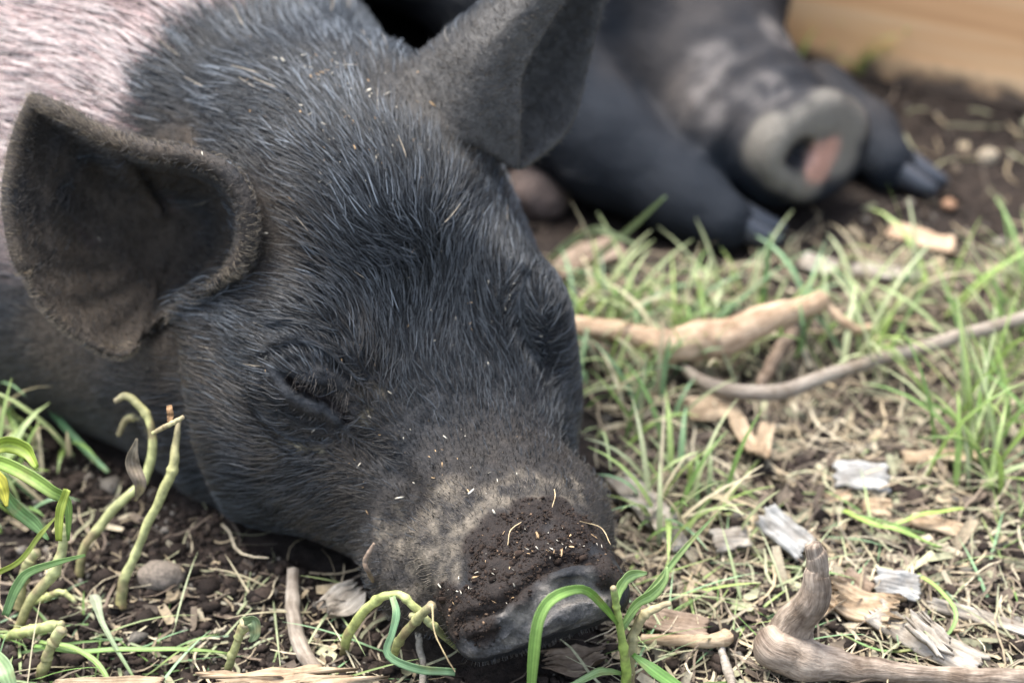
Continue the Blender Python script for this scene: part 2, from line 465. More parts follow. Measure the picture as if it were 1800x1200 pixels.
def near(P, pts, r):
    "0..1 closeness of points P to a set of centres"
    pts = np.asarray(pts); out = np.full(len(P), 9.0)
    for c in pts: out = np.minimum(out, np.linalg.norm(P-c, axis=1))
    return 1 - sstep(r*.6, r*1.3, out)
def hits(V, px): return [h for h in (V.hit(x, y) for x, y in px) if h is not None]
def lerp(a, b, t): return a*(1-t)[:, None] + np.asarray(b)[None]*t[:, None]

# ---- colouring of the front pig
L1 = FR1.loc(PV)
Nn = fbm(PV, 45, 3, 3); Nf = fbm(PV, 260, 3, 5); Ng = fbm(PV, 700, 2, 9)
col = np.tile(np.array([.013, .014, .016]), (len(PV), 1))
earpt = hits(V1, [(200, 350), (100, 450), (300, 450), (60, 250), (400, 400), (150, 560), (240, 600), (300, 300), (230, 480), (430, 350), (330, 285), (250, 268), (150, 230), (70, 190), (30, 330), (40, 470), (120, 590), (430, 430), (410, 310)])
ear2 = hits(V1, [(760, 170), (850, 120), (900, 60), (960, 150), (950, 40), (850, 230), (1010, 60), (930, 260), (970, 235), (1005, 190), (1035, 90), (1045, 20)])
mE = np.clip(near(PV, earpt, .020)*1.1, 0, 1)
col = lerp(col, (.050, .038, .027), mE*np.clip(.7+.3*Nf+.8*Nn, 0, 1)); mE2 = near(PV, ear2, .022); col = lerp(col, (.072, .067, .060), mE2*np.clip(.8+.4*Nn+.3*Nf, 0, 1))
cheek = sstep(.10, .06, L1[:, 2])*sstep(.025, .042, -L1[:, 0])*sstep(.02, .05, L1[:, 1])*sstep(-.2, .35, Nn+.25)
col = lerp(col, (.040, .032, .024), np.clip(cheek, 0, 1)*.55*(L1[:, 1] < .3))
col = lerp(col, (.060, .045, .030), sstep(.26, .34, L1[:, 1])*.85*sstep(.13, .07, PV[:, 2]))
eyeR = near(PV, hits(V1, [(470, 735), (480, 760), (520, 790), (575, 790), (645, 735), (455, 620), (650, 700)]), .0050)
col = lerp(col, (.36, .30, .19), eyeR*sstep(-.2, .5, Nf)*.55)
lid = near(PV, hits(V1, [tuple(q) for q in spline(LID, 14)]), .0018); col = lerp(col, (.038, .040, .043), lid*.7); slit = near(PV, hits(V1, [tuple(q) for q in spline(SLIT, 14)]), .0022); col = lerp(col, (.012, .008, .007), slit*.95)
snt = sstep(.064, .046, L1[:, 1]+.012*Nn)*sstep(.004, .02, L1[:, 1])
col = lerp(col, (.038, .032, .027), snt*(.6+.4*sstep(-.3, .4, Nf)))
dst = near(PV, hits(V1, [(740, 970), (780, 1000), (720, 960), (700, 930), (1000, 860), (880, 880), (790, 880), (830, 900), (800, 950), (760, 1000), (740, 930), (930, 860), (720, 1010)]), .008)
col = lerp(col, (.36, .30, .22), dst*sstep(-.5, .7, Nf)*.42)
mudpx = [(880, 930), (930, 905), (980, 900), (1030, 930), (1060, 960), (1065, 1000), (1000, 950), (940, 960), (900, 990), (860, 1000), (1000, 985),
         (860, 1040), (820, 1070), (900, 1030), (790, 1060), (950, 990), (850, 960), (800, 1090), (840, 1100)]
mud = near(PV, hits(V1, mudpx), .0075); mud = sstep(.08, .92, mud + .38*Nf + .22*Nn)
disc = near(PV, hits(V1, [(830, 1130), (880, 1110), (930, 1090), (980, 1060), (1030, 1050), (1060, 1070), (900, 1130), (960, 1110), (1040, 1090)]), .008)
disc = disc*(1-mud*.9)
col = lerp(col, (.105, .098, .092), disc*.9); col = lerp(col, (.26, .23, .19), disc*sstep(-.1, .5, Nf+.6*Nn)*.6)
col = lerp(col, (.017, .0115, .0085), mud)
col *= (1+.25*Ng)[:, None]
wet = near(PV, hits(V1, [(1040, 1085), (1000, 1100), (1020, 1070), (975, 1105), (1060, 1075)]), .0055)*(1-mud)*(.4+.3*Nf) + disc*.06
h3 = [V1.hit(300, 0), V1.hit(205, 120), V1.hit(185, 215)]
pn = np.cross(h3[1]-h3[0], h3[2]-h3[0]); pn /= np.linalg.norm(pn); pn = pn if pn[0] < 0 else -pn
pd = (PV-h3[0])@pn + .006*Nn; pd = pd + .014; pink = (L1[:, 0] < .0)*sstep(-.003, .005, pd)*sstep(.055, .10, PV[:, 2]+.015*Nn)*sstep(.17, .22, L1[:, 1])*(1-mE)
col = lerp(col, (.58, .38, .33), pink*(.85+.15*Nn)); col = lerp(col, (.22, .14, .12), pink*sstep(.0, .5, Nf)*.55)
# crust of soil raised on the snout
gN = V1.grad(PV)
PV2 = PV + gN*(mud*(.0009+.0011*np.clip(fbm(PV, 420, 3, 21), -.3, 1)) + .00035*fbm(PV, 500, 2, 33)*(1-mud))[:, None]
wr = np.abs(fbm(L1*np.array([.28, 1, 1]), 260, 2, 41)); wr2 = np.abs(fbm(L1*np.array([1, .3, .6]), 330, 2, 44))
PV2 = PV2 + gN*(-.0016*disc*np.clip(.22-wr, 0, 1)*4*.6 - .0007*disc*np.clip(.2-wr2, 0, 1)*4*.5)[:, None]
eyz = 1-sstep(.012, .020, np.linalg.norm(PV-V1.hit(545, 725), axis=1)); we = np.abs(fbm(PV@FR1.M.T*np.array([1, 1, .35]), 300, 2, 45)); PV2 = PV2 - gN*(.0010*eyz*np.clip(.2-we, 0, 1)*4)[:, None]
pig = mesh_obj('pig', PV2, PF, SKIN, attrs={'col': col, 'wet': wet})
tag(pig, 'black piglet with pink shoulder asleep in front, muddy snout on the soil', 'pig')

def flow1(p):
    l = FR1.loc(p); x = np.clip(l[:, 0]/.05, -1, 1)
    loc = np.stack([.55*x*sstep(.05, .12, l[:, 1]), np.ones(len(p)), -.35*sstep(.09, .04, l[:, 2])], 1)
    return loc@FR1.M
ear_all = np.array(earpt+ear2)
def earmask(p): return np.clip(near(p, ear_all, .022), 0, 1)
EY = V1.hit(560, 705)
def eyemask(p): return 1-sstep(.008, .016, np.linalg.norm(p-EY, axis=1))
def len1(p):
    l = FR1.loc(p); y = l[:, 1]
    v = np.interp(y, [0, .03, .05, .065, .08, .11, .16, .20, .30, .5], [.0015, .0022, .003, .0055, .0085, .012, .016, .018, .018, .018])
    v = .84*v*(.45+.55*sstep(.04, .10, l[:, 2]) + .0); m = earmask(p)
    v = v*(1-m) + .0017*m
    return v*(1-.78*eyemask(p))
HP = dict(pn=pn, h=h3[0])
def pinkmask(p):
    l = FR1.loc(p); return (l[:, 0] < 0)*sstep(-.003, .005, .014 + (p-h3[0])@pn + .006*fbm(p, 45, 3, 3))*sstep(.055, .10, p[:, 2])*sstep(.17, .22, l[:, 1])*(1-earmask(p))
DSTC = np.array(hits(V1, [(740, 970), (780, 1000), (790, 880), (830, 900), (800, 950), (760, 1000), (740, 930), (930, 860)]))
EYEP = np.array(hits(V1, [(470, 735), (500, 780), (575, 790), (680, 750), (455, 620), (640, 700), (400, 600), (350, 560), (380, 640)]))
def tint1(p, rng):
    n = len(p); l = FR1.loc(p); base = np.array([.005, .0058, .0068])*(0.5+1.0*rng.random((n, 1)))
    pale = rng.random(n) < (.14+.30*sstep(.08, .15, l[:, 1])); base[pale] = np.array([.027, .032, .037])*(.4+1.3*rng.random((pale.sum(), 1)))
    br = np.clip(earmask(p)*.75 + .5*sstep(.085, .05, l[:, 2])*sstep(.025, .042, -l[:, 0])*sstep(-.3, .3, fbm(p, 45, 3, 3)+.1) + .55*sstep(.056, .042, l[:, 1]) + sstep(.22, .30, l[:, 1])*sstep(.13, .08, p[:, 2]) + .5*near(p, EYEP, .010), 0, 1)*(rng.random(n) < .85)
    base = lerp(base, (.088, .070, .050), br*.75); dk = near(p, DSTC, .008)*(rng.random(n) < .7); base = lerp(base, (.24, .20, .15), dk*.7); md = near(p, MUDC, .0075); base = lerp(base, (.018, .012, .009), md*.9); pk = pinkmask(p)
    base = lerp(base, (.60, .45, .41), pk*(rng.random(n) < .62))
    return base
def dens1(p):
    l = FR1.loc(p); v = CAM-p; v /= np.linalg.norm(v, axis=1, keepdims=True)
    fc = .08+.92*sstep(-.25, .1, np.sum(V1.grad(p)*v, 1))
    d = (1-.55*earmask(p))*np.interp(l[:, 1], [-.02, .004, .012, .03, .22, .3, .5, .8], [0, .0, .5, 1, 1, .5, .3, .0]) + .6*(l[:, 1] < .016)*(p[:, 2] < .020)
    d = d*(1-.62*eyemask(p))*(1-.5*sstep(.085, .055, l[:, 1]))*(1-.97*near(p, SL, .0032))
    d = d*(1-.55*near(p, MUDC, .0075))
    q = (p-CAM); zz = q@FW; X_ = 900+FPX*q[:, 0]/zz; Y_ = 600-FPX*(q@UP)/zz
    return d*fc*((X_ > -350) & (Y_ > -350))
MUDC = np.array(hits(V1, mudpx)); CAV = np.array(hits(V1, [(300, 400), (310, 450), (280, 430), (250, 390)])); SL = np.array(hits(V1, [tuple(q) for q in spline(SLIT, 10)]+[tuple(q) for q in spline(LID, 10)]))
NH = int(os.environ.get('NH', 90000)) if not CLAY else 0
if NH:
    grow(V1, PV, PF, NH, dens1, len1, flow1, tint1, pig, seed=4, clump=.0032, cl_amt=.75, rad=.00015, lift=.30)
    def tint_long(p, rng):
        b = np.array([.12, .135, .15])*(.12+1.5*rng.random((len(p), 1))**2); tn = rng.random(len(p)) < .02; b[tn] = (.36, .30, .22)
        return lerp(b, (.70, .60, .55), pinkmask(p))
    grow(V1, PV, PF, NH//16, lambda p: dens1(p)*sstep(.07, .13, FR1.loc(p)[:, 1])*sstep(.06, .10, FR1.loc(p)[:, 2])*(1-earmask(p))*(1-eyemask(p))*sstep(-.35, .3, fbm(p, 70, 2, 14)), lambda p: len1(p)*1.15, flow1, tint_long, pig,
         name='guard_hairs', K=7, lift=.36, clump=.0045, cl_amt=.9, rad=.00015, seed=6, wild=.45, hug=.0018)
    grow(V1, PV, PF, 15000, lambda p: dens1(p)*sstep(.026, .082, FR1.loc(p)[:, 1]+.03*fbm(p, 60, 2, 15))*sstep(.15, .12, FR1.loc(p)[:, 1])*(1-earmask(p))*(1-eyemask(p)*.9), lambda p: np.interp(FR1.loc(p)[:, 1], [.03, .05, .08, .12], [.0028, .0048, .009, .0135]), flow1,
         lambda p, rng: lerp(np.array([.050, .056, .062])*(.08+1.5*rng.random((len(p), 1))**2), (.075, .058, .04), .6*sstep(-.3, .4, fbm(p, 45, 2, 3))*sstep(.01, .04, -FR1.loc(p)[:, 0])*(rng.random(len(p)) < .7)), pig, name='face_bristles', K=6, lift=.32, clump=.0028, cl_amt=.7, rad=.00015, seed=12, wild=.4, hug=.0016)
    EL = np.array(hits(V1, [(525, 662), (550, 668), (575, 678), (598, 694)]))
    dn = -UP*.9+FW*.2-RT*.2
    grow(V1, PV, PF, 46, lambda p: near(p, EL, .0028)+1e-6, lambda p: .006+0*p[:, 0], lambda p: np.tile(dn, (len(p), 1)), lambda p, rng: np.tile([.10, .085, .07], (len(p), 1)), pig, name='eyelashes', K=5, lift=.7, cl_amt=.2, rad=.00008, seed=9, wild=.3)
    RIM = np.array([h for h in (V1.hit(x+(3 if x < 150 else 0), y) for x, y in rp[:, :2]) if h is not None])
    edge = np.array([W(x, y, d) for x, y, d in zip(rp[:, 0], rp[:, 1], dr)]); ce = W(cx, cy, dE)
    def fl_rim(p): v = p-ce; return v/np.linalg.norm(v, axis=1, keepdims=True)
    grow(V1, PV, PF, 2600, lambda p: near(p, edge[::2], .0028)+1e-7, lambda p: .0028+0*p[:, 0], fl_rim, lambda p, rng: np.array([.20, .16, .11])*(.3+1.1*rng.random((len(p), 1))), pig, name='ear_fringe', K=4, lift=.5, cl_amt=.2, rad=.00009, seed=10, wild=.3)
    # short fuzz everywhere
    grow(V1, PV, PF, int(NH*.42), lambda p: dens1(p)*np.clip(.25+-.05+.22*earmask(p)+sstep(.066, .045, FR1.loc(p)[:, 1])*(FR1.loc(p)[:, 1] > .012), 0, 1.5)*(1-.8*sstep(.5, .8, near(p, CAV, .014))), lambda p: len1(p)*.0+.0016, flow1, tint1, pig,
         name='fuzz', K=3, lift=.4, cl_amt=.0, rad=.00007, seed=5, wild=.4, hug=.0003)

# ---- pig behind
h2 = 3.2e-3
O2 = G(1412, 262, .039); O2[2] = 0
FR2 = Frame(O2, (-.56, .83), math.radians(-12), math.radians(0), 1.08)
V2 = Vol([np.arange(-.42, .40, h2), np.arange(.60, 1.7, h2*1.3), np.arange(-.02, .40, h2)])
V2.F = head_field(*FR2.grid(V2), tilt=.12, pz=.036).astype(np.float32)
V2.F = smin(V2.F, cap(V2, FR2.wor((0, .17, .07)), FR2.wor((-.05, .36, .10)), .068, .11), .03)
V2.F = smin(V2.F, cap(V2, FR2.wor((-.05, .36, .10)), FR2.wor((-.30, .62, .12)), .11, .13), .03)
def limb(V, pts, k=.012, k0=.02):
    pts = [(G(x, y, z), r) for x, y, z, r in pts]
    f = None
    for (a, ra), (b, rb) in zip(pts[:-1], pts[1:]):
        c = cap(V, a, b, ra, rb); f = c if f is None else smin(f, c, k)
    V.F = smin(V.F, f, k0)
limb(V2, [(940, 150, .045, .036), (1070, 265, .028, .025), (1150, 318, .020, .0180), (1205, 350, .017, .0160), (1270, 388, .013, .0130)], k0=.003)
limb(V2, [(1440, 165, .02, .018), (1510, 235, .015, .015), (1560, 288, .011, .012)], k0=.004)

nos = V2.hit(1396, 282)
V2.ball([nos + np.array([.000, .004, .0]), nos + np.array([.004, .008, .001])], [.0052, .006], .004, h2, sub=True)
P2, F2 = V2.mesh(); g2 = V2.grad(P2, .004); P2 = P2 + g2*(.0035*fbm(P2, 26, 3, 71) + .0012*np.sin(FR2.loc(P2)[:, 1]*520+3*fbm(P2, 30, 2, 5))*sstep(.07, .03, FR2.loc(P2)[:, 1])*sstep(.012, .02, FR2.loc(P2)[:, 1])*(np.abs(FR2.loc(P2)[:, 0]) < .043))[:, None]
L2 = FR2.loc(P2); n2a = fbm(P2, 40, 3, 6); n2b = fbm(P2, 150, 2, 8)
c2 = np.tile(np.array([.010, .013, .018]), (len(P2), 1))
hd = sstep(.19, .10, L2[:, 1])*sstep(-.02, .02, L2[:, 1]+.03)*sstep(.075, .05, np.abs(L2[:, 0]))*sstep(.02, .045, P2[:, 2]-.3*np.clip(-L2[:, 0], 0, .1))
c2 = lerp(c2, (.055, .048, .044), np.clip(hd*(.45+.9*n2a), 0, 1))
pale = near(P2, hits(V2, [(1250, 110), (1270, 150), (1240, 180), (1370, 60), (1350, 160)]), .012); c2 = lerp(c2, (.15, .135, .125), pale*.6*sstep(-.5, .4, n2b))
dc = near(P2, hits(V2, [(1340, 270), (1370, 300), (1420, 310), (1480, 270), (1500, 220), (1420, 230), (1460, 200), (1350, 240)]), .012); c2 = lerp(c2, (.17, .155, .13), dc*.95)
pk2 = near(P2, hits(V2, [(1442, 272), (1465, 262), (1455, 280), (1450, 292), (1440, 302), (1430, 300)]), .0058); c2 = lerp(c2, (.50, .27, .20), pk2*.85)
nz = near(P2, [nos + np.array([.002, .006, .0])], .0095); c2 = lerp(c2, (.012, .012, .014), nz*(1-pk2))
SKIN2 = mat_skin(); SKIN2.node_tree.nodes['Principled BSDF'].inputs['Specular IOR Level'].default_value = .18
pig2 = mesh_obj('pig', P2, F2, SKIN2, attrs={'col': c2, 'wet': dc*.3+nz*.8})
tag(pig2, 'black piglet lying behind, its round snout with a pink patch facing the viewer', 'pig')
HOOF = newmat('hoof')[0]; hb_ = HOOF.node_tree.nodes['Principled BSDF']; hb_.inputs['Base Color'].default_value = (.028, .032, .040, 1); hb_.inputs['Roughness'].default_value = .35
def hoof(a, b, ra, rb, side, hgt):
    "one claw of a trotter: a wedge narrowing to the toe"
    a, b = np.asarray(a), np.asarray(b); T = b-a; L = np.linalg.norm(T); T /= L; S = np.cross(T, [0, 0, 1]); S /= np.linalg.norm(S); U = np.cross(S, T)
    V = []; n, m = 14, 16
    for k in range(n):
        t = k/(n-1); w = (ra+(rb-ra)*t)*math.sqrt(max(1-(max(t-.6, 0)/.42)**2, .02)); h = hgt*(1-.65*t)
        for j in range(m):
            c, s_ = math.cos(j/m*6.2832), math.sin(j/m*6.2832); s2 = s_ if s_ > 0 else s_*.5
            V.append(a+T*L*t+S*(side+w*c)+U*h*s2)
    F = [(k*m+j, k*m+(j+1) % m, (k+1)*m+(j+1) % m, (k+1)*m+j) for k in range(n-1) for j in range(m)]+[tuple(range(m))[::-1], tuple(range((n-1)*m, n*m))]
    return mesh_obj('hoof', V, F, HOOF, pig2)
for (a, b) in ((G(1262, 384, .012), G(1378, 420, .006)), (G(1552, 284, .010), G(1655, 334, .005))):
    for sd_ in (-.0052, .0052): hoof(a, b, .0064, .0040, sd_, .012)
def flow2(p): return np.stack([-np.ones(len(p)), .8*np.ones(len(p)), 0*p[:, 0]], 1)
def tint2(p, rng):
    b = np.array([.008, .011, .016])*(.5+1.2*rng.random((len(p), 1))); return b
if NH:
    grow(V2, P2, F2, int(NH*.3), lambda p: sstep(.05, .10, FR2.loc(p)[:, 1])+sstep(.0, .06, -FR2.loc(p)[:, 0]-.06), lambda p: .009+0*p[:, 0], flow2, tint2, pig2, K=4, rad=.00012, seed=8)


# ---------------------------------------------------------------- ground
def gh(x, y):
    "soil height"
    p = np.stack([x, y, 0*x], 1)
    far = sstep(2.0, 4.0, np.hypot(x, y))
    h = .0045*fbm(p, 22, 3, 51) + .0022*np.abs(fbm(p, 130, 2, 52)) + .0012*fbm(p, 420, 2, 53)
    dig = np.exp(-(((x+.115)/.05)**2 + ((y-.475)/.05)**2)); h = h - .006*dig
    return h*(1-far) - .0015
def z0(p): return float(gh(np.array([p[0]]), np.array([p[1]]))[0])
gax = axis(-70, 70, -.30, .36, .0016, 1.12, 6); gay = axis(-8, 130, .43, .86, .0016, 1.05, 6)
GX, GY = np.meshgrid(gax, gay, indexing='ij'); gz = gh(GX.ravel(), GY.ravel())
na, nb = len(gax), len(gay); I = np.arange(na*nb).reshape(na, nb)
GF = np.stack([I[:-1, :-1], I[1:, :-1], I[1:, 1:], I[:-1, 1:]], -1).reshape(-1, 4)
def mat_soil():
    m, nt, b = newmat('soil'); v = coords(nt)
    n1 = noise(nt, v, 14, 4, .6); n2 = noise(nt, v, 260, 5, .7); n3 = noise(nt, v, 1200, 3, .7)
    c = ramp(nt, n1, [(.35, (.013, .0095, .0075)), (.58, (.024, .017, .013)), (.78, (.052, .042, .032))])
    c = mixc(nt, c, ramp(nt, n2, [(.3, (.4, .4, .4)), (.75, (1.7, 1.65, 1.6))]), 1.0)
    nt.links.new(c, b.inputs['Base Color']); b.inputs['Roughness'].default_value = .85; b.inputs['Specular IOR Level'].default_value = .25
    p = bump(nt, b, n2, .0016, .8); bump(nt, b, n3, .0006, .8, p); return m
SOIL = mat_soil()
g = mesh_obj('ground', np.stack([GX.ravel(), GY.ravel(), gz], 1), GF, SOIL); g['kind'] = 'structure'

# pixel masks over the ground, used only to say where stuff grows
def clear_of_pigs(P, m=.004):
    q = P.copy(); q[:, 2] = np.maximum(q[:, 2], .012)
    return (V1.sample(q) > m) & (V2.sample(q) > m)
def scatter(areas, rng, m=.002):
    out = []
    for x0, y0, x1, y1, n in areas:
        px = rng.uniform(x0, x1, n); py = rng.uniform(y0, y1, n)
        v = FW[None] + RT[None]*((px-900)/FPX)[:, None] - UP[None]*((py-600)/FPX)[:, None]
        out.append(CAM + v*(-CAM[2]/v[:, 2])[:, None])
    P = np.vstack(out); P[:, 2] = gh(P[:, 0], P[:, 1])
    return P[clear_of_pigs(P, m)]

# ---- soil crumbs
ICO = None
def ico():
    t = (1+5**.5)/2
    v = np.array([(-1, t, 0), (1, t, 0), (-1, -t, 0), (1, -t, 0), (0, -1, t), (0, 1, t), (0, -1, -t), (0, 1, -t), (t, 0, -1), (t, 0, 1), (-t, 0, -1), (-t, 0, 1)], float)
    f = np.array([(0, 11, 5), (0, 5, 1), (0, 1, 7), (0, 7, 10), (0, 10, 11), (1, 5, 9), (5, 11, 4), (11, 10, 2), (10, 7, 6), (7, 1, 8), (3, 9, 4), (3, 4, 2), (3, 2, 6), (3, 6, 8), (3, 8, 9), (4, 9, 5), (2, 4, 11), (6, 2, 10), (8, 6, 7), (9, 8, 1)])
    return v/np.linalg.norm(v[0]), f
def lumps(P, size, colr, rng, name, mat, flat=.7, parent=None, rough=.28):
    v, f = ico(); n = len(P); nv = len(v)
    q = v[None]*(1+rough*rng.normal(size=(n, nv, 1))); s3 = np.stack([np.ones(n), .6+.5*rng.random(n), flat*(.6+.6*rng.random(n))], 1)
    q = q*s3[:, None]*size[:, None, None]; a = rng.random(n)*6.28; c, s_ = np.cos(a), np.sin(a)
    x = q[..., 0]*c[:, None]-q[..., 1]*s_[:, None]; y = q[..., 0]*s_[:, None]+q[..., 1]*c[:, None]
    Vv = np.stack([x, y, q[..., 2]], -1)+P[:, None]
    Fv = (f[None]+(np.arange(n)*nv)[:, None, None]).reshape(-1, 3)
    return mesh_obj(name, Vv.reshape(-1, 3), Fv, mat, parent, smooth=False, attrs={'col': np.repeat(colr, nv, 0)})
EARTH = mat_attr('earth', .9, .2, nscale=900, namp=.5, bdist=.0005)
r = np.random.default_rng(21)
P = scatter([(0, 800, 900, 1260, 9000), (900, 1000, 1850, 1260, 6500), (1050, 700, 1850, 1000, 3500), (900, 150, 1850, 600, 3000), (-50, 700, 400, 900, 1200)], r)
sz = np.exp(r.normal(-7.15, .6, len(P))); sz = np.clip(sz, .0004, .0042)
cc = np.array([.024, .017, .013])*(.5+1.3*r.random((len(P), 1))); gr = r.random(len(P)) < .08; cc[gr] = np.array([.13, .115, .095])*(.6+.8*r.random((gr.sum(), 1)))
P[:, 2] += sz*.3
tag(lumps(P, sz, cc, r, 'soil_crumbs', EARTH), 'loose dark crumbs of soil over the ground', kind='stuff')

# ---- ribbons: grass, straw, shreds
def ribbons(P, L, wid, az, lean, curl, colr, name, mat, K=7, rng=None, fold=.25, side=0, tipw=.08, vert=1.0, parent=None, wave=0):
    "blades rooted at P: rise, lean over along az and curl down"
    n = len(P); t = np.linspace(0, 1, K); ang = lean[:, None] + curl[:, None]*t[None]**1.3     # from vertical
    az2 = az[:, None] + wave*np.sin(t[None]*5+rng.random((n, 1))*6)
    st = L[:, None]/(K-1); dx = np.sin(ang)*np.cos(az2)*st; dy = np.sin(ang)*np.sin(az2)*st; dz = np.cos(ang)*st*vert
    X = P[:, 0, None]+np.cumsum(dx, 1)-dx[:, :1]; Y = P[:, 1, None]+np.cumsum(dy, 1)-dy[:, :1]; Z = P[:, 2, None]+np.cumsum(dz, 1)-dz[:, :1]
    gz_ = gh(X.ravel(), Y.ravel()).reshape(X.shape)+.0006+wid[:, None]*.3
    Z = np.maximum(Z, gz_)
    C = np.stack([X, Y, Z], -1); T = np.gradient(C, axis=1); T /= np.linalg.norm(T, axis=2, keepdims=True)+1e-9
    tw = az+side+1.5708*1.0; S = np.stack([np.cos(tw), np.sin(tw), rng.normal(0, .35, n)], -1)[:, None]
    S = S - T*np.sum(S*T, -1, keepdims=True); S /= np.linalg.norm(S, axis=2, keepdims=True)+1e-9
    N = np.cross(T, S); w = wid[:, None]*np.clip(np.minimum(.55+t*2, 1)*(1-t**2.2)+tipw, 0, 1)[None]/2
    A = C+S*w[..., None]; B_ = C - N*(w*fold)[..., None]; D = C-S*w[..., None]
    V = np.stack([A, B_, D], 2).reshape(-1, 3)
    b = (np.arange(n)*K*3)[:, None, None]; k = np.arange(K-1)[None, :, None]*3; q = np.array([[0, 1, 4, 3], [1, 2, 5, 4]])
    F = (b[..., None]+k[..., None]+q[None, None]).reshape(-1, 4)
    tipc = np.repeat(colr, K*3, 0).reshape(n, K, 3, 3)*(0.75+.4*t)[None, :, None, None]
    return mesh_obj(name, V, F, mat, parent, attrs={'col': tipc.reshape(-1, 3)})
GRASS = mat_attr('grass_blade', .45, .5, transl=.35, nscale=220, namp=.22, bdist=.0002)
STRAW = mat_attr('dry_straw', .7, .3, transl=.1, nscale=500, namp=.4, bdist=.0003)
def grass_patch(areas, lo, hi, wlo, whi, name, label, seed, pal, curl=(.4, 1.5), lean=(.05, .7), tuft=.0):
    r = np.random.default_rng(seed); P = scatter(areas, r, .001)
    if tuft:
        c = P[r.integers(0, len(P), max(4, len(P)//16))]; k = r.integers(0, len(c), len(P)); P = c[k]+r.normal(0, tuft, (len(P), 3))*[1, 1, 0]; P[:, 2] = gh(P[:, 0], P[:, 1])
        P = P[clear_of_pigs(P, .002)]
    n = len(P); L = r.uniform(lo, hi, n); pal = np.array(pal); ci = r.integers(0, len(pal), n)
    colr = pal[ci]*(.7+.6*r.random((n, 1)))
    q = P + np.array([0, 0, .0])
    az = r.random(n)*6.283
    # lean away from the animals
    tip = P + np.stack([np.cos(az)*L*.7, np.sin(az)*L*.7, L*.5], 1); bad = ~((V1.sample(tip) > .006) & (V2.sample(tip) > .006)); az[bad] += math.pi
    tip = P + np.stack([np.cos(az)*L*.7, np.sin(az)*L*.7, L*.5], 1); bad = ~((V1.sample(tip) > .004) & (V2.sample(tip) > .004)); L[bad] *= .3
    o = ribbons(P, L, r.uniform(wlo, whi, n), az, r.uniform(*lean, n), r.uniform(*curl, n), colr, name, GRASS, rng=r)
    return tag(o, label, kind='stuff')
GR = [(.24, .35, .09), (.33, .43, .14), (.38, .46, .21), (.17, .28, .08), (.40, .44, .24), (.48, .42, .27), (.22, .36, .18)]
grass_patch([(1040, 660, 1190, 860, 85), (1010, 530, 1300, 650, 110), (1300, 540, 1620, 650, 36), (1080, 850, 1200, 980, 30)], .020, .050, .0011, .0026, 'grass', 'light green grass between the two piglets', 31, GR, tuft=.009)
grass_patch([(1620, 530, 1850, 660, 50), (1690, 700, 1860, 850, 80), (1500, 620, 1660, 760, 14)], .030, .062, .0013, .0026, 'grass', 'taller bright grass growing at the right edge', 32, GR[:5], lean=(.05, .55), curl=(.3, 1.5), tuft=.008)
grass_patch([(-120, 600, 120, 800, 150), (-80, 800, 60, 1000, 60)], .020, .055, .0016, .0030, 'grass', 'grass against the flank of the front piglet', 33, GR, tuft=.008)
grass_patch([(1150, 850, 1850, 1100, 90), (300, 1000, 800, 1200, 40), (1050, 980, 1400, 1200, 60), (-20, 1080, 300, 1230, 60)], .012, .040, .0006, .0013, 'grass', 'thin sparse grass blades over the bare soil in front', 34, GR[1:], lean=(.9, 1.5), curl=(.1, .7))
grass_patch([(1480, 60, 1600, 150, 60)], .03, .06, .002, .004, 'grass', 'dark green weeds at the foot of the timber board', 35, GR[:2], tuft=.01)
r = np.random.default_rng(41)
P = scatter([(0, 850, 850, 1260, 420), (1080, 640, 1850, 1260, 2200), (1000, 440, 1850, 640, 600), (1350, 180, 1850, 440, 60)], r)
n = len(P); pal = np.array([(.34, .27, .17), (.25, .20, .13), (.42, .36, .25), (.18, .14, .10), (.12, .09, .065), (.30, .29, .18)])
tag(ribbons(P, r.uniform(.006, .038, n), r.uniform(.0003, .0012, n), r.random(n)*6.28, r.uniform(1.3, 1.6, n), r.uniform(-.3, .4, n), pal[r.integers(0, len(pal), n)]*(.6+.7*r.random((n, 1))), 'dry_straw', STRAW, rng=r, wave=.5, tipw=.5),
    'thin dry straws and root fibres strewn over the soil', kind='stuff')
P = scatter([(0, 900, 850, 1260, 90), (1080, 680, 1850, 1260, 620), (1000, 440, 1850, 680, 200), (1400, 200, 1850, 460, 30)], r)
n = len(P); P[:, 2] += .001
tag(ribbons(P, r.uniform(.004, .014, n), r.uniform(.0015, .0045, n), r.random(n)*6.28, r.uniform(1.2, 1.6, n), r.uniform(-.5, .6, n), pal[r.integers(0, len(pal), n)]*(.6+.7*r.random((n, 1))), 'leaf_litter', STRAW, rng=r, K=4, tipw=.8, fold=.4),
    'broken flakes of dead leaf and bark lying on the soil', kind='stuff')

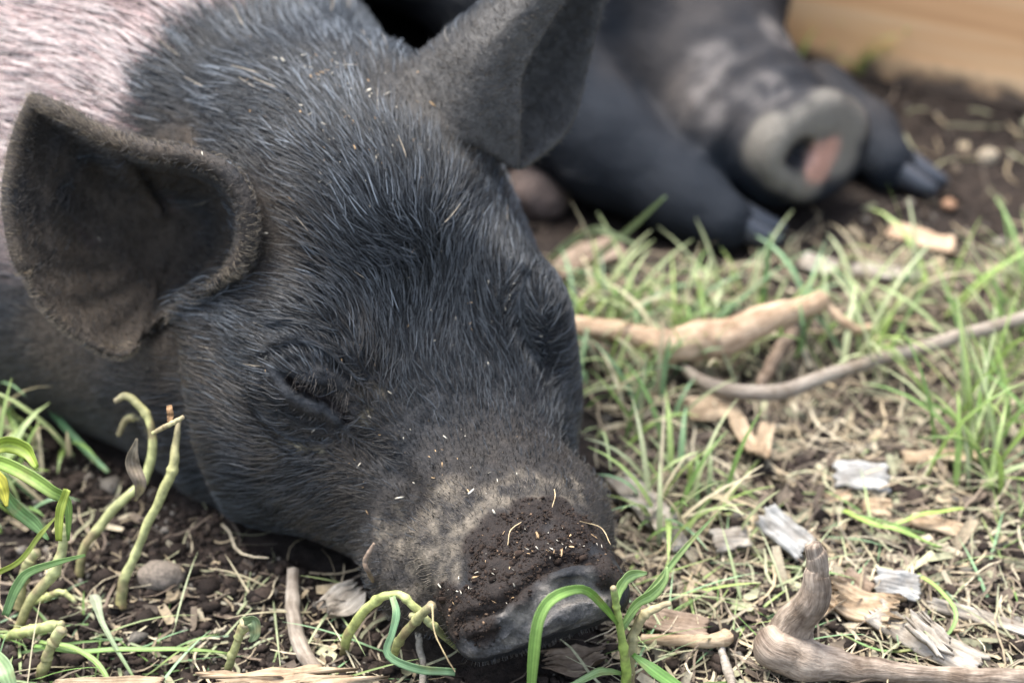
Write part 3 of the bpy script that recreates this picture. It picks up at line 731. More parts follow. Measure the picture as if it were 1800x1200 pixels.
# ---------------------------------------------------------------- single things on the ground
def tube(name, pts, rad, mat, parent=None, n=60, m=14, rough=.12, seed=0, flat=1.0, capr=.5, colr=None):
    "bent tapering stem through 3-D points"
    C = spline(np.asarray(pts), n); R = spline(np.asarray(rad, dtype=float)[:, None], n)[:, 0] if len(rad) == len(pts) else np.interp(np.linspace(0, 1, n), np.linspace(0, 1, len(rad)), rad)
    e = np.linspace(0, 1, n); R = R.copy()*(.58 if mat is STALK else .8 if mat in (ROOTM, BRANCH) else 1); R *= 1+(.09 if mat is STALK else .07)*noise3(np.stack([e*8, 0*e+seed, 0*e], 1), 1.0, 3)
    if mat is STALK: rough *= 1.25; R *= 1+.28*np.exp(-((e-.37-.02*(seed % 5))/.018)**2)+.3*np.exp(-((e-.71)/.016)**2)
    C = C + (.26 if mat is STALK else .16)*R.mean()*np.stack([noise3(np.stack([e*14, 0*e+seed, 0*e+k*3], 1), 1.0, 4+k) for k in range(3)], 1)*np.minimum(e*6, 1)[:, None]
    T = np.gradient(C, axis=0); T /= np.linalg.norm(T, axis=1, keepdims=True)+1e-9
    ref = np.array([.13, .3, .94]); N = np.empty_like(C); u = np.cross(T[0], ref); 
    for k in range(n):
        u = u - T[k]*(u@T[k]); u /= np.linalg.norm(u)+1e-9; N[k] = u
    B_ = np.cross(T, N); a = np.linspace(0, 2*math.pi, m, endpoint=False)
    rr = R[:, None]*np.ones(m)[None]
    ring = C[:, None]+(N[:, None]*np.cos(a)[None, :, None]+B_[:, None]*np.sin(a)[None, :, None]*flat)*rr[..., None]
    fl = ring.reshape(-1, 3); s_ = 1/(R.mean()*2.2)
    q = (1+rough*(fbm(fl, s_*.5, 3, seed+61)+.5*fbm(fl*[1, 1, 1], s_*1.6, 2, seed+62)))
    ring = C[:, None]+(ring-C[:, None])*q.reshape(n, m)[..., None]
    V = np.vstack([ring.reshape(-1, 3), C[0]-T[0]*R[0]*capr, C[-1]+T[-1]*R[-1]*capr]); I = np.arange(n*m).reshape(n, m); I2 = np.roll(I, -1, 1)
    F = np.stack([I[:-1], I2[:-1], I2[1:], I[1:]], -1).reshape(-1, 4).tolist()
    F += [(int(I[0, (k+1) % m]), int(I[0, k]), n*m) for k in range(m)] + [(int(I[-1, k]), int(I[-1, (k+1) % m]), n*m+1) for k in range(m)]
    at = None
    if colr is not None:
        cc = spline(np.asarray(colr, dtype=float), n) if len(colr) > 1 else np.repeat(np.asarray(colr, float), n, 0)
        cc = np.repeat(np.clip(cc, 0, 1), m, 0)*(1+.3*fbm(fl, s_*2, 2, seed+3))[:, None]; cc = lerp(cc, (.17, .12, .065), sstep(.12, .45, fbm(fl, 170, 3, seed+7))*.75); tt = np.repeat(np.linspace(0, 1, n), m); cc = lerp(cc, (.30, .24, .14), sstep(.93, 1, tt)*.8); at = {'col': np.vstack([cc, cc[:1], cc[-1:]])}
    ob = mesh_obj(name, V, F, mat, parent, attrs=at); sl = np.r_[0, np.cumsum(np.linalg.norm(np.diff(C, axis=0), axis=1))]
    tc = np.stack([np.repeat(sl, m), np.tile(np.cos(a), n)*R.mean(), np.tile(np.sin(a), n)*R.mean()], 1); tc = np.vstack([tc, tc[:1], tc[-1:]]).astype(np.float32)
    ta = ob.data.attributes.new('tc', 'FLOAT_VECTOR', 'POINT'); ta.data.foreach_set('vector', tc.ravel()); return ob
def onG(path, lift=0):
    "points lying on the soil: (px, py, height of the centre)"
    out = []
    for x, y, z in path:
        p = G(x, y, z+lift); out.append(G(x, y, z+lift+z0(p)*.6))
    return out
def upr(base, path):
    "points rising from the base pixel; each (px, py, metres nearer (-) or farther (+))"
    b = G(*base, -.002); d = float((b-CAM)@FW); return [b]+[W(x, y, d+e) for x, y, e in path]
def leaf(name, pts, wid, mat, colr, parent=None, K=24, fold=.25, up=(0, 0, 1), twist=0.0, wavy=0.0, seed=0):
    C = spline(np.asarray(pts), K); t = np.linspace(0, 1, K); w = np.interp(t, np.linspace(0, 1, len(wid)), wid)/2*.82
    T = np.gradient(C, axis=0); T /= np.linalg.norm(T, axis=1, keepdims=True)+1e-9
    up = np.asarray(up, float); S = np.cross(T, up+0*T); S /= np.linalg.norm(S, axis=1, keepdims=True)+1e-9; N = np.cross(S, T)
    a = twist*t; S, N = S*np.cos(a)[:, None]+N*np.sin(a)[:, None], N*np.cos(a)[:, None]-S*np.sin(a)[:, None]
    rows = []
    us = np.linspace(-1, 1, 9); M = 9; lrng = np.random.default_rng(K*7+int(abs(C[0, 0])*1e5) % 9999)
    ed = 1+.10*noise3(np.stack([t*9, 0*t+lrng.random()*50, 0*t], 1), 1.0, 2); C = C + N*(.0007*noise3(np.stack([t*6, 0*t+lrng.random()*50, 0*t], 1), 1.0, 5))[:, None]
    for u in us:
        rows.append(C+S*(w*u*ed)[:, None]+N*(w*fold*abs(u)+wavy*np.sin(t*14+u*2+seed)*w)[:, None])
    A = np.stack(rows, 1); Bt = A - N[:, None]*.00022
    V = np.vstack([A.reshape(-1, 3), Bt.reshape(-1, 3)]); I = np.arange(K*M).reshape(K, M); o = K*M
    F = [(int(I[k, j]), int(I[k, j+1]), int(I[k+1, j+1]), int(I[k+1, j])) for k in range(K-1) for j in range(M-1)]
    F += [tuple(x+o for x in f[::-1]) for f in F]
    e = [(I[k, 0], I[k+1, 0]) for k in range(K-1)]+[(I[k+1, -1], I[k, -1]) for k in range(K-1)]+[(I[0, j+1], I[0, j]) for j in range(M-1)]+[(I[-1, j], I[-1, j+1]) for j in range(M-1)]
    F += [(int(a_), int(b_), int(b_)+o, int(a_)+o) for a_, b_ in e]
    cc = spline(np.asarray(colr, float), K) if len(colr) > 1 else np.repeat(np.asarray(colr, float), K, 0)
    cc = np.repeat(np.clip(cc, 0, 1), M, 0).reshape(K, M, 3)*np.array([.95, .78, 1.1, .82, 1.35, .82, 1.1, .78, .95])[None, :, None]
    cc = cc.reshape(-1, 3); fl = A.reshape(-1, 3); cc = lerp(cc, (.36, .30, .12), sstep(.2, .55, fbm(fl, 150, 3, 12))*.6); cc = np.vstack([cc, cc])
    return mesh_obj(name, V, F, mat, parent, attrs={'col': cc})
def chip(name, label, cat, px, py, w, h, yaw, mat, tilt=(0, 0), th=.0016, curl=0.0, z=.002, ragged=.07, seed=0, group=None, nx=26, ny=18, point=0.0):
    "a broken flake of wood or bark with ragged ends, fibres along its local x"
    rng = np.random.default_rng(seed+100); x = np.linspace(-1, 1, nx); y = np.linspace(-1, 1, ny)
    e1 = 1+ragged*rng.normal(size=ny); e0 = 1+ragged*rng.normal(size=ny); s1 = 1+ragged*.5*rng.normal(size=2)
    jx = np.interp(np.linspace(0, 1, nx), np.linspace(0, 1, 6), 1+ragged*.7*rng.normal(size=6)); jx2 = np.interp(np.linspace(0, 1, nx), np.linspace(0, 1, 6), 1+ragged*.7*rng.normal(size=6))
    X, Y = np.meshgrid(x, y, indexing='ij')
    Xp = np.where(X > 0, X*e1[None], X*e0[None])*w/2; Yp = np.where(Y > 0, Y*jx[:, None], Y*jx2[:, None])*h/2*(1-point*np.abs(X)**2)
    Z = curl*(X**2)*w/2*1.0 + curl*.5*(Y**2)*h/2 + .0006*noise3(np.stack([X.ravel()*2, Y.ravel()*2, 0*X.ravel()+seed], 1), 1.0, 7).reshape(X.shape)*2 + .0003*np.sin(Y*17+seed)
    top = np.stack([Xp, Yp, Z+th/2], -1).reshape(-1, 3); bot = np.stack([Xp*.98, Yp*.97, Z-th/2], -1).reshape(-1, 3)
    I = np.arange(nx*ny).reshape(nx, ny); o = nx*ny
    q = np.stack([I[:-1, :-1], I[1:, :-1], I[1:, 1:], I[:-1, 1:]], -1).reshape(-1, 4); F = q.tolist()+(q[:, ::-1]+o).tolist()
    loop = list(I[:, 0])+list(I[-1, 1:])+list(I[-2::-1, -1])+list(I[0, -2:0:-1])
    F += [(int(a), int(a)+o, int(b)+o, int(b)) for a, b in zip(loop, loop[1:]+loop[:1])]
    ob = mesh_obj(name, np.vstack([top, bot]), F, mat); p = G(px, py, z); ob.location = (p[0], p[1], z+max(0, z0(p)))
    ob.rotation_euler = (tilt[0], tilt[1], yaw); me = ob.data
    return tag(ob, label, cat, group)

GREYW = mat_fibre('weathered_wood', (.20, .175, .14), (.42, .38, .32), (70, 1100, 700), .85)
PALEW = mat_fibre('pale_wood', (.20, .195, .18), (.40, .39, .36), (60, 900, 700), .8)
TANW = mat_fibre('tan_wood', (.26, .18, .11), (.50, .39, .26), (70, 1200, 800), .8)
BARKW = mat_fibre('bark', (.12, .085, .06), (.30, .23, .17), (120, 500, 500), .9)
ROOTM = mat_fibre('root_bark', (.13, .095, .07), (.42, .34, .26), (110, 560, 560), .85, .0018, dark=(.35, .3, .26), tube=True)
BRANCH = mat_fibre('branch_bark', (.30, .20, .12), (.62, .46, .32), (70, 420, 420), .8, .0016, tube=True)
VINE = mat_fibre('vine_bark', (.16, .13, .10), (.36, .31, .25), (80, 700, 700), .8, .0008, tube=True)
STALK = mat_attr('stalk', .55, .35, nscale=260, namp=.45, bdist=.0007)
DEADST = mat_fibre('dead_stalk', (.20, .16, .09), (.46, .40, .24), (300, 300, 300), .7)
def E(name, loc):
    o = bpy.data.objects.new(name, None); COL.objects.link(o); o.location = loc; o.empty_display_size = .01; return o
def adopt(root, *obs):
    for o in obs:
        o.parent = root; o.matrix_parent_inverse = Matrix.Translation(-root.location)
    return root

# gnarled root, bottom right
root = E('gnarled_root', G(1360, 1150, 0)); tag(root, 'thick gnarled grey root with a knob and an upright arm at the bottom right', 'root')
a = tube('root_arm', [G(1385, 1128, .010), W(1395, 1095, .629), W(1428, 1050, .620), W(1437, 1000, .616), W(1428, 955, .612)], [.0095, .0080, .0060, .0050, .0034], ROOTM, m=24, rough=.28, seed=3)
b = tube('root_stem', [G(1352, 1118, .012), G(1366, 1140, .011), G(1420, 1158, .008), G(1500, 1172, .006), G(1600, 1184, .005), G(1720, 1190, .005), G(1860, 1196, .005)], [.0060, .0088, .0072, .0054, .0044, .0040, .0036], ROOTM, m=24, n=140, rough=.28, seed=5)
adopt(root, a, b)
# short dead stick with a side twig
root = E('dead_stick', G(1200, 1120, 0)); tag(root, 'short pale stick with a thin side twig lying right of the snout', 'stick')
adopt(root, tube('stick', onG([(1128, 1122, .005), (1180, 1125, .005), (1230, 1126, .005), (1272, 1122, .006), (1278, 1112, .008)]), [.0016, .0021, .0022, .0027, .0020], TANW, rough=.15, seed=7),
      tube('twig', onG([(1268, 1128, .004), (1270, 1150, .003), (1280, 1180, .003), (1290, 1215, .003)]), [.0013, .0013, .0016, .0013], GREYW, rough=.15, seed=8))
tag(tube('dry_stalk', upr((1108, 1215), [(1108, 1170, -.004), (1115, 1110, -.006), (1140, 1075, -.008), (1178, 1060, -.008)]), [.0030, .0029, .0031, .0026, .0015], STALK, rough=.1, flat=.8, seed=9, colr=[(.22, .20, .09), (.32, .28, .14), (.30, .24, .14)]), 'dry beige stalk bending over beside the green sprout', 'stalk')
# green sprout in front of the snout
root = E('weed_sprout', G(1098, 1225, 0)); tag(root, 'fresh green weed sprout with folded leaves in front of the snout', 'plant')
gs = [(.20, .27, .05), (.30, .38, .09), (.22, .27, .09)]
B0 = upr((1100, 1230), [(1100, 1170, -.010), (1090, 1110, -.018), (1082, 1060, -.024), (1077, 1032, -.028)]); dB = float((B0[0]-CAM)@FW)
w_ = lambda x, y, e=0: W(x, y, dB+e)
adopt(root, tube('stem', B0, [.0030, .0027, .0022, .0019, .0017], STALK, rough=.06, colr=gs, seed=11),
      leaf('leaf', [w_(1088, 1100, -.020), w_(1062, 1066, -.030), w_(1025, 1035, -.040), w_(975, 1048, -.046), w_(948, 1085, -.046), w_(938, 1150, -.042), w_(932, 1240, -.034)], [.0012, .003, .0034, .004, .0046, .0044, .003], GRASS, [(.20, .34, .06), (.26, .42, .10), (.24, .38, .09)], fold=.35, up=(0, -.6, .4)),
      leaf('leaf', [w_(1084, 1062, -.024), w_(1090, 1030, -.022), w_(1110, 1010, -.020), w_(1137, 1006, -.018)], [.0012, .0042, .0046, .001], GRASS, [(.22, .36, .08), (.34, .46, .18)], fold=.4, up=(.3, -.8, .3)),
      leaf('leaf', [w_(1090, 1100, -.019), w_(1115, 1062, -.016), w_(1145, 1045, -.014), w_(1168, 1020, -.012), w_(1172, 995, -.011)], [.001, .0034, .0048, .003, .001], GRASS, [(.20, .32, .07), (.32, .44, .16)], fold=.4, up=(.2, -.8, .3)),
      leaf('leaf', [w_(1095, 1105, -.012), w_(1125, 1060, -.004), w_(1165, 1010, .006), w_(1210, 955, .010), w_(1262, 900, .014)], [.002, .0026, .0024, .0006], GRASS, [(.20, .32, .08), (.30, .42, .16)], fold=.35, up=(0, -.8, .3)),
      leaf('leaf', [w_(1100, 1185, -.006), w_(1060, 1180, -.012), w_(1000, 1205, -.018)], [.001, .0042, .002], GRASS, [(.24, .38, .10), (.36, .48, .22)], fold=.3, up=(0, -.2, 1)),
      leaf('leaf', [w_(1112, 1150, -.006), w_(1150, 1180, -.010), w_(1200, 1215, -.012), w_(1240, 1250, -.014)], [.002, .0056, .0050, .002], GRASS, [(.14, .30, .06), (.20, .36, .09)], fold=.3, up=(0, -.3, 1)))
# bent stalks on the left
def stalks(name, label, cat, base, parts, **k):
    rt = E(name, G(*base, 0)); tag(rt, label, cat, k.get('group'))
    adopt(rt, *parts); return rt
c1_ = [(.20, .17, .07), (.33, .34, .15), (.36, .35, .15), (.33, .27, .15)]
stalks('hooked_stalk', 'tall yellow-green stalk hooked over at the top beside the cheek', 'stalk', (140, 1010), [
    tube('stem', upr((138, 1012), [(150, 960, -.002), (200, 895, -.004), (250, 845, -.006), (268, 780, -.008), (255, 725, -.008), (222, 696, -.008), (200, 705, -.008)]), [.0026, .0029, .0029, .0028, .0028, .0026, .0022, .0014], STALK, rough=.12, colr=c1_, seed=13, n=90),
    tube('side_shoot', upr((205, 880), [(206, 820, -.012), (208, 765, -.016), (225, 735, -.018), (252, 738, -.02), (262, 770, -.02)])[2:], [.0016, .0022, .0020, .0014], STALK, rough=.12, colr=c1_[1:], seed=14),
    leaf('dead_leaf', [W(240, 770, .640), W(232, 810, .642), W(246, 850, .642), W(238, 880, .645)], [.001, .006, .005, .001], STRAW, [(.22, .18, .12), (.16, .12, .09)], fold=.6, wavy=.35, up=(.3, -1, .2))])
stalks('straight_stalk', 'straight pale green stalk with a broken tip leaning beside the cheek', 'stalk', (213, 1065), [
    tube('stem', upr((213, 1068), [(215, 1030, -.002), (232, 985, -.004), (262, 915, -.007), (298, 840, -.010), (308, 790, -.011), (314, 738, -.012)]), [.0032, .0032, .0027, .0027, .0028, .0024, .0012], STALK, rough=.12, colr=c1_, seed=15, n=90),
    tube('broken_tip', [W(268, 762, .622), W(295, 748, .622), W(322, 732, .622)], [.0012, .0015, .0012], STALK, rough=.2, colr=c1_[2:], seed=16),
    leaf('dead_leaf', [W(297, 712, .628), W(300, 728, .628), W(296, 745, .628)], [.002, .003, .001], STRAW, [(.26, .15, .07)], up=(0, -1, .2))])
stalks('bent_stalk', 'bent olive stalk rising through the leaves at the left edge', 'stalk', (35, 1100), [
    tube('stem', upr((30, 1110), [(55, 1055, -.004), (95, 1005, -.008), (110, 960, -.010), (108, 925, -.012), (92, 935, -.013)]), [.0030, .0030, .0030, .0028, .0026, .0012], STALK, rough=.15, colr=c1_[:3], seed=17),
    leaf('leaf', [W(104, 950, .600), W(106, 900, .598), W(118, 860, .596)], [.0024, .0034, .0028], GRASS, [(.34, .40, .06), (.42, .50, .08)], up=(0, -1, .3), fold=.5)])
stalks('cut_stalk', 'thick cut stalk stump among the leaves at the left edge', 'stalk', (35, 1060), [
    tube('stem', upr((32, 1070), [(38, 1030, -.002), (50, 990, -.004), (64, 968, -.005)]), [.0032, .0032, .0032, .0034], STALK, rough=.12, colr=c1_[:2], seed=18)])
stalks('forked_stump', 'short forked green stump in the bottom left corner', 'stalk', (75, 1180), [
    tube('stem', upr((70, 1190), [(85, 1150, -.004), (108, 1105, -.008)]), [.003, .003, .0034], STALK, rough=.12, colr=c1_[:2], seed=19),
    tube('arm', [w for w in upr((10, 1120), [(50, 1108, -.006), (95, 1100, -.008), (112, 1096, -.008)])], [.0024, .0032, .003, .002], STALK, rough=.12, colr=[(.28, .32, .10), (.36, .36, .16)], seed=20),
    tube('shoot', [w for w in upr((60, 1060), [(80, 1050, -.006), (110, 1040, -.01), (132, 1058, -.01)])], [.0014, .002, .0018, .0012], STALK, rough=.12, colr=[(.28, .30, .10), (.40, .40, .18)], seed=21)])
root = E('leafy_weed', G(10, 960, 0)); tag(root, 'leafy yellow-green weed with long leaves at the left edge', 'plant')
dL = .610; wl = lambda x, y, e=0: W(x, y, dL+e)
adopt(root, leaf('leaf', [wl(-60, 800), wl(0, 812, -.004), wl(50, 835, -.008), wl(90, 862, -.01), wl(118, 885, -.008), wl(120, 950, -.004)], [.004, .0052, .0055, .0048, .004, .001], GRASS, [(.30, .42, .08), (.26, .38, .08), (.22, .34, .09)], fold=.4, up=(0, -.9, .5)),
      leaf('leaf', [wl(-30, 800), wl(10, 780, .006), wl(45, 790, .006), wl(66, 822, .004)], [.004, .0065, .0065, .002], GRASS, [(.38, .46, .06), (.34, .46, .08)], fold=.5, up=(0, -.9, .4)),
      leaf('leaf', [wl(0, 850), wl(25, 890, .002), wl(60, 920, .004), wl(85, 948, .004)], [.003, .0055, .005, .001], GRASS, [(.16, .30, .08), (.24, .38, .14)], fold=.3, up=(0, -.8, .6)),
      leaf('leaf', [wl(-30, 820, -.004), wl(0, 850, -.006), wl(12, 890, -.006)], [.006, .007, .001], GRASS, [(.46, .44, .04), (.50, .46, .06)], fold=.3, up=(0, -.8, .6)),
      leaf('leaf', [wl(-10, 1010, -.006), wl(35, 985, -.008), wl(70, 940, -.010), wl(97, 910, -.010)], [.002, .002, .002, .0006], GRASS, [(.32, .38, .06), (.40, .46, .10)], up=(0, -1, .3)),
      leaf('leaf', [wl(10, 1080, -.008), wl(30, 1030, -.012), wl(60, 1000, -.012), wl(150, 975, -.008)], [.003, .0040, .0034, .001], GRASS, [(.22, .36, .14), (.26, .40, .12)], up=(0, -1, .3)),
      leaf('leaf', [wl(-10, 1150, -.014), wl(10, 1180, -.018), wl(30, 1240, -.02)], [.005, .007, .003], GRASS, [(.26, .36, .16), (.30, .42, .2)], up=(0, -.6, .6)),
      tube('stem', [wl(-30, 1060, -.004), wl(-20, 900, -.002), wl(-25, 800, 0)], [.003, .0026, .002], STALK, colr=[(.3, .36, .1)], seed=22))
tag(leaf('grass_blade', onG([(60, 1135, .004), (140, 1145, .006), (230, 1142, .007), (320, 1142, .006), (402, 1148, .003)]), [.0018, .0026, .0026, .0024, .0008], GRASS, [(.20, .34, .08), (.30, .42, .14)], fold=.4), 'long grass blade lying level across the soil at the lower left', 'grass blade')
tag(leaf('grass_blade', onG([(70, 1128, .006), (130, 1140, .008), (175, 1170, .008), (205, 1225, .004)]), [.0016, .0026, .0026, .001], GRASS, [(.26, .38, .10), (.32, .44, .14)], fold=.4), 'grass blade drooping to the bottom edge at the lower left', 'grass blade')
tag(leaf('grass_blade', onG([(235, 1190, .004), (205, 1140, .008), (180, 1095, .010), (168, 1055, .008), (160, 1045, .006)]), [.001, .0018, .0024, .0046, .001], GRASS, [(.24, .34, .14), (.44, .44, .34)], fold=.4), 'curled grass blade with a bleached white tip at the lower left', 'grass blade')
stalks('withered_sprout', 'withered olive sprout with a curled leaf near the bottom edge', 'plant', (400, 1195), [
    tube('stem', upr((395, 1205), [(405, 1165, -.004), (418, 1125, -.006), (432, 1095, -.008)]), [.0028, .0026, .0024, .0034], STALK, rough=.25, colr=[(.12, .12, .05), (.24, .25, .10)], seed=23),
    leaf('leaf', [W(428, 1092, .603), W(445, 1090, .602), W(448, 1115, .602), W(438, 1128, .602)], [.003, .005, .004, .001], GRASS, [(.20, .26, .12)], up=(0, -1, .2), wavy=.2)])
# broken stems under the chin
stalks('broken_stems', 'broken green stems arching over in a clump left of the snout', 'plant', (620, 1140), [
    tube('stem', upr((604, 1150), [(612, 1115, -.010), (640, 1075, -.020), (672, 1050, -.028), (705, 1045, -.034), (738, 1075, -.034), (750, 1090, -.032)]), [.0022, .0028, .0031, .0026, .0022, .0022, .0012], STALK, rough=.12, colr=[(.24, .26, .08), (.42, .46, .16), (.36, .36, .16)], seed=24, n=80),
    tube('stem', upr((690, 1165), [(700, 1130, -.018), (728, 1095, -.030), (758, 1062, -.038)]), [.0020, .0026, .0028, .0024], STALK, rough=.15, colr=[(.30, .32, .10), (.26, .24, .12)], seed=25),
    leaf('leaf', [W(690, 1048, .600), W(697, 1075, .598), W(690, 1110, .597), W(682, 1150, .597), W(735, 1175, .596), W(800, 1180, .598)], [.0022, .0030, .0026, .003, .0036, .003], GRASS, [(.20, .36, .18), (.22, .34, .16)], up=(0, -1, .3), fold=.3),
    tube('root_hair', [W(760, 1062, .600), W(764, 1110, .598), W(785, 1155, .597), W(800, 1180, .597)], [.0007, .0004, .0004, .0003], STALK, colr=[(.45, .35, .18)], seed=26),
    tube('stem', upr((820, 1150), [(770, 1108, -.03), (745, 1085, -.034), (720, 1080, -.034)]), [.0016, .0022, .0022, .0016], STALK, rough=.12, colr=[(.24, .26, .10), (.34, .34, .16)], seed=27)])
tag(tube('thin_twig', onG([(582, 1215, .003), (548, 1170, .003), (522, 1120, .003), (514, 1060, .004), (514, 1003, .006)]), [.0026, .0026, .0025, .0024, .0020], VINE, rough=.1, seed=28), 'smooth grey-brown twig standing out of the soil below the jaw', 'twig')
tag(tube('root_twig', [G(672, 1045, .0), W(650, 1010, .618), W(642, 985, .612), W(658, 955, .610)], [.0005, .0007, .0008, .0005], BARKW, rough=.4, seed=29), 'small crooked brown root poking up against the jaw', 'twig')
tag(tube('thin_twig', onG([(740, 1215, .003), (745, 1170, .004), (738, 1140, .006), (736, 1108, .010)]), [.0010, .0011, .0011, .0011], GREYW, rough=.2, seed=30), 'thin grey twig standing just left of the snout', 'twig')
tag(tube('dead_branch', onG([(985, 572, .012), (1050, 578, .014), (1120, 592, .014), (1190, 606, .013), (1260, 594, .016), (1330, 568, .020), (1400, 545, .022), (1450, 526, .024)]), [.0048, .0060, .0062, .0088, .0092, .0080, .0056, .0052], BRANCH, rough=.22, n=110, m=18, seed=31), 'thick pale brown branch lying across the grass behind the head', 'branch')
root = E('forked_twig', G(1380, 640, 0)); tag(root, 'reddish forked twig propped under the end of the thick branch', 'twig')
adopt(root, tube('stem', onG([(1445, 530, .022), (1480, 562, .018), (1505, 580, .014), (1530, 575, .012)]), [.003, .0024, .0024, .002], BRANCH, seed=32), tube('stem', onG([(1408, 562, .016), (1380, 600, .016), (1352, 650, .010), (1335, 680, .006)]), [.0030, .0028, .0026, .0022], BARKW, seed=33))
tag(tube('long_vine', onG([(1195, 640, .006), (1230, 668, .010), (1290, 688, .013), (1370, 690, .014), (1440, 665, .014), (1540, 632, .014), (1640, 605, .020), (1740, 575, .026), (1880, 535, .030)]), [.0016, .0026, .0030, .0031, .0029, .0029, .0028, .0028, .0028], VINE, n=120, rough=.08, seed=34), 'long thin grey vine curving across the grass to the right edge', 'twig')
# bits of bark and chips
K_ = chip
K_('wood_chip', 'pale square wood chip with a fibrous face beside the gnarled root', 'wood chip', 1577, 1030, .015, .0095, -.15, PALEW, (.5, .1), seed=1, z=.006)
K_('wood_chip', 'white wood chip lying flat on the soil right of centre', 'wood chip', 1514, 838, .019, .012, -.1, PALEW, (.35, .05), seed=2, z=.006)
K_('wood_chip', 'long pale chip leaning diagonally behind the upright root arm', 'wood chip', 1380, 935, .020, .010, -.75, PALEW, (.4, .3), seed=3, z=.008)
K_('bark_curl', 'curled tan bark shaving beside the foot of the root arm', 'bark', 1508, 1068, .022, .012, -.35, TANW, (.3, .1), curl=.5, seed=4, z=.004, ragged=.2)
K_('bark_curl', 'split brown bark shaving tucked behind the root knob', 'bark', 1420, 1080, .018, .009, .5, TANW, (.2, -.1), curl=.4, seed=5, z=.004, ragged=.25)
K_('wood_chip', 'beige chip at the top of the hanging bark strips', 'wood chip', 1255, 718, .020, .011, .1, TANW, (.4, 0), seed=6, z=.006, curl=.1)
K_('bark_strip', 'left one of two beige bark strips in the grass', 'bark', 1310, 775, .026, .007, 1.75, TANW, (.2, .1), seed=7, z=.006, curl=.2)
K_('bark_strip', 'right one of two beige bark strips in the grass', 'bark', 1342, 785, .022, .006, 1.4, TANW, (.1, .1), seed=8, z=.006, curl=.25)
K_('bark_strip', 'long grey bark strip on the soil at the bottom right behind the root', 'bark', 1630, 1130, .040, .010, -.75, GREYW, (.15, 0), seed=9, z=.004, curl=.1)
K_('wood_chip', 'greenish grey chip lying over the long bark strip', 'wood chip', 1635, 1115, .014, .008, -.9, GREYW, (.2, .2), seed=10, z=.010, ragged=.3)
K_('bark_strip', 'flat brown bark strip under the short stick right of the snout', 'bark', 1180, 1095, .024, .009, -.35, BARKW, (.2, 0), seed=11, z=.004, curl=.1)
K_('wood_chip', 'tan chip between the upright root and the thin grass', 'wood chip', 1505, 1030, .012, .008, -.9, BARKW, (.2, .1), seed=12, z=.003)
K_('wood_chip', 'small round brown chip below the white chip', 'wood chip', 1468, 876, .011, .006, .1, TANW, (.1, 0), seed=13, z=.003, point=.4)
K_('wood_chip', 'small beige chip to the lower right of the white chip', 'wood chip', 1543, 892, .010, .007, -.2, TANW, (.2, 0), seed=14, z=.003)
K_('bark_strip', 'long beige strip of bark under the tall grass at the right', 'bark', 1660, 802, .030, .006, .05, TANW, (.1, 0), seed=15, z=.003)
K_('bark_strip', 'wide grey bark piece beside the snout in the thin grass', 'bark', 1130, 880, .030, .011, -1.0, GREYW, (.1, .1), seed=16, z=.004)
K_('bark_strip', 'narrow grey bark piece right of the wide one', 'bark', 1172, 930, .022, .008, -1.1, GREYW, (.15, .1), seed=17, z=.004)
K_('wood_chip', 'faded chip in the thin grass left of the diagonal chip', 'wood chip', 1285, 948, .013, .009, .2, GREYW, (.2, 0), seed=18, z=.004)
K_('bark_strip', 'pinkish brown bark piece near the far trotter', 'bark', 1620, 420, .030, .010, -.5, BRANCH, (.2, 0), seed=19, z=.004)
K_('wood_chip', 'pale chip on the dark soil between the two trotters', 'wood chip', 1440, 465, .016, .009, -.5, GREYW, (.2, 0), seed=20, z=.004)
K_('bark_strip', 'grey bark piece behind the sunlit grass blades', 'bark', 1560, 478, .030, .008, -.1, GREYW, (.1, 0), seed=21, z=.004)
K_('bark_strip', 'reddish bark slab just behind the front head', 'bark', 1035, 455, .036, .014, .6, BARKW, (.2, 0), seed=22, z=.006)
K_('wood_chip', 'pale chip at the bottom edge under the long stalks', 'wood chip', 190, 1205, .034, .005, .04, TANW, (.2, 0), seed=23, z=.004, ragged=.05)
K_('dead_leaf', 'crumpled grey dead leaf on the soil left of the broken stems', 'leaf', 600, 1060, .017, .013, .9, GREYW, (.25, .1), seed=24, z=.004, curl=.25, ragged=.15, point=.5, th=.0006)
K_('dead_leaf', 'crumpled dead leaf under the front of the snout', 'leaf', 1010, 1165, .020, .012, .3, BARKW, (.25, .1), seed=25, z=.003, curl=.35, ragged=.2, point=.5, th=.0006)
K_('wood_chip', 'broken orange-brown wood splinter at the bottom edge left of centre', 'wood chip', 500, 1195, .040, .008, .12, TANW, (.2, .05), seed=26, z=.006, ragged=.3)
K_('wood_chip', 'small pinkish chip on the soil at the right edge', 'wood chip', 1650, 930, .020, .006, -.4, TANW, (.2, 0), seed=27, z=.003)
K_('bark_strip', 'mottled grey bark strip at the right edge near the corner', 'bark', 1740, 1090, .040, .005, -.45, GREYW, (.2, 0), seed=28, z=.003)
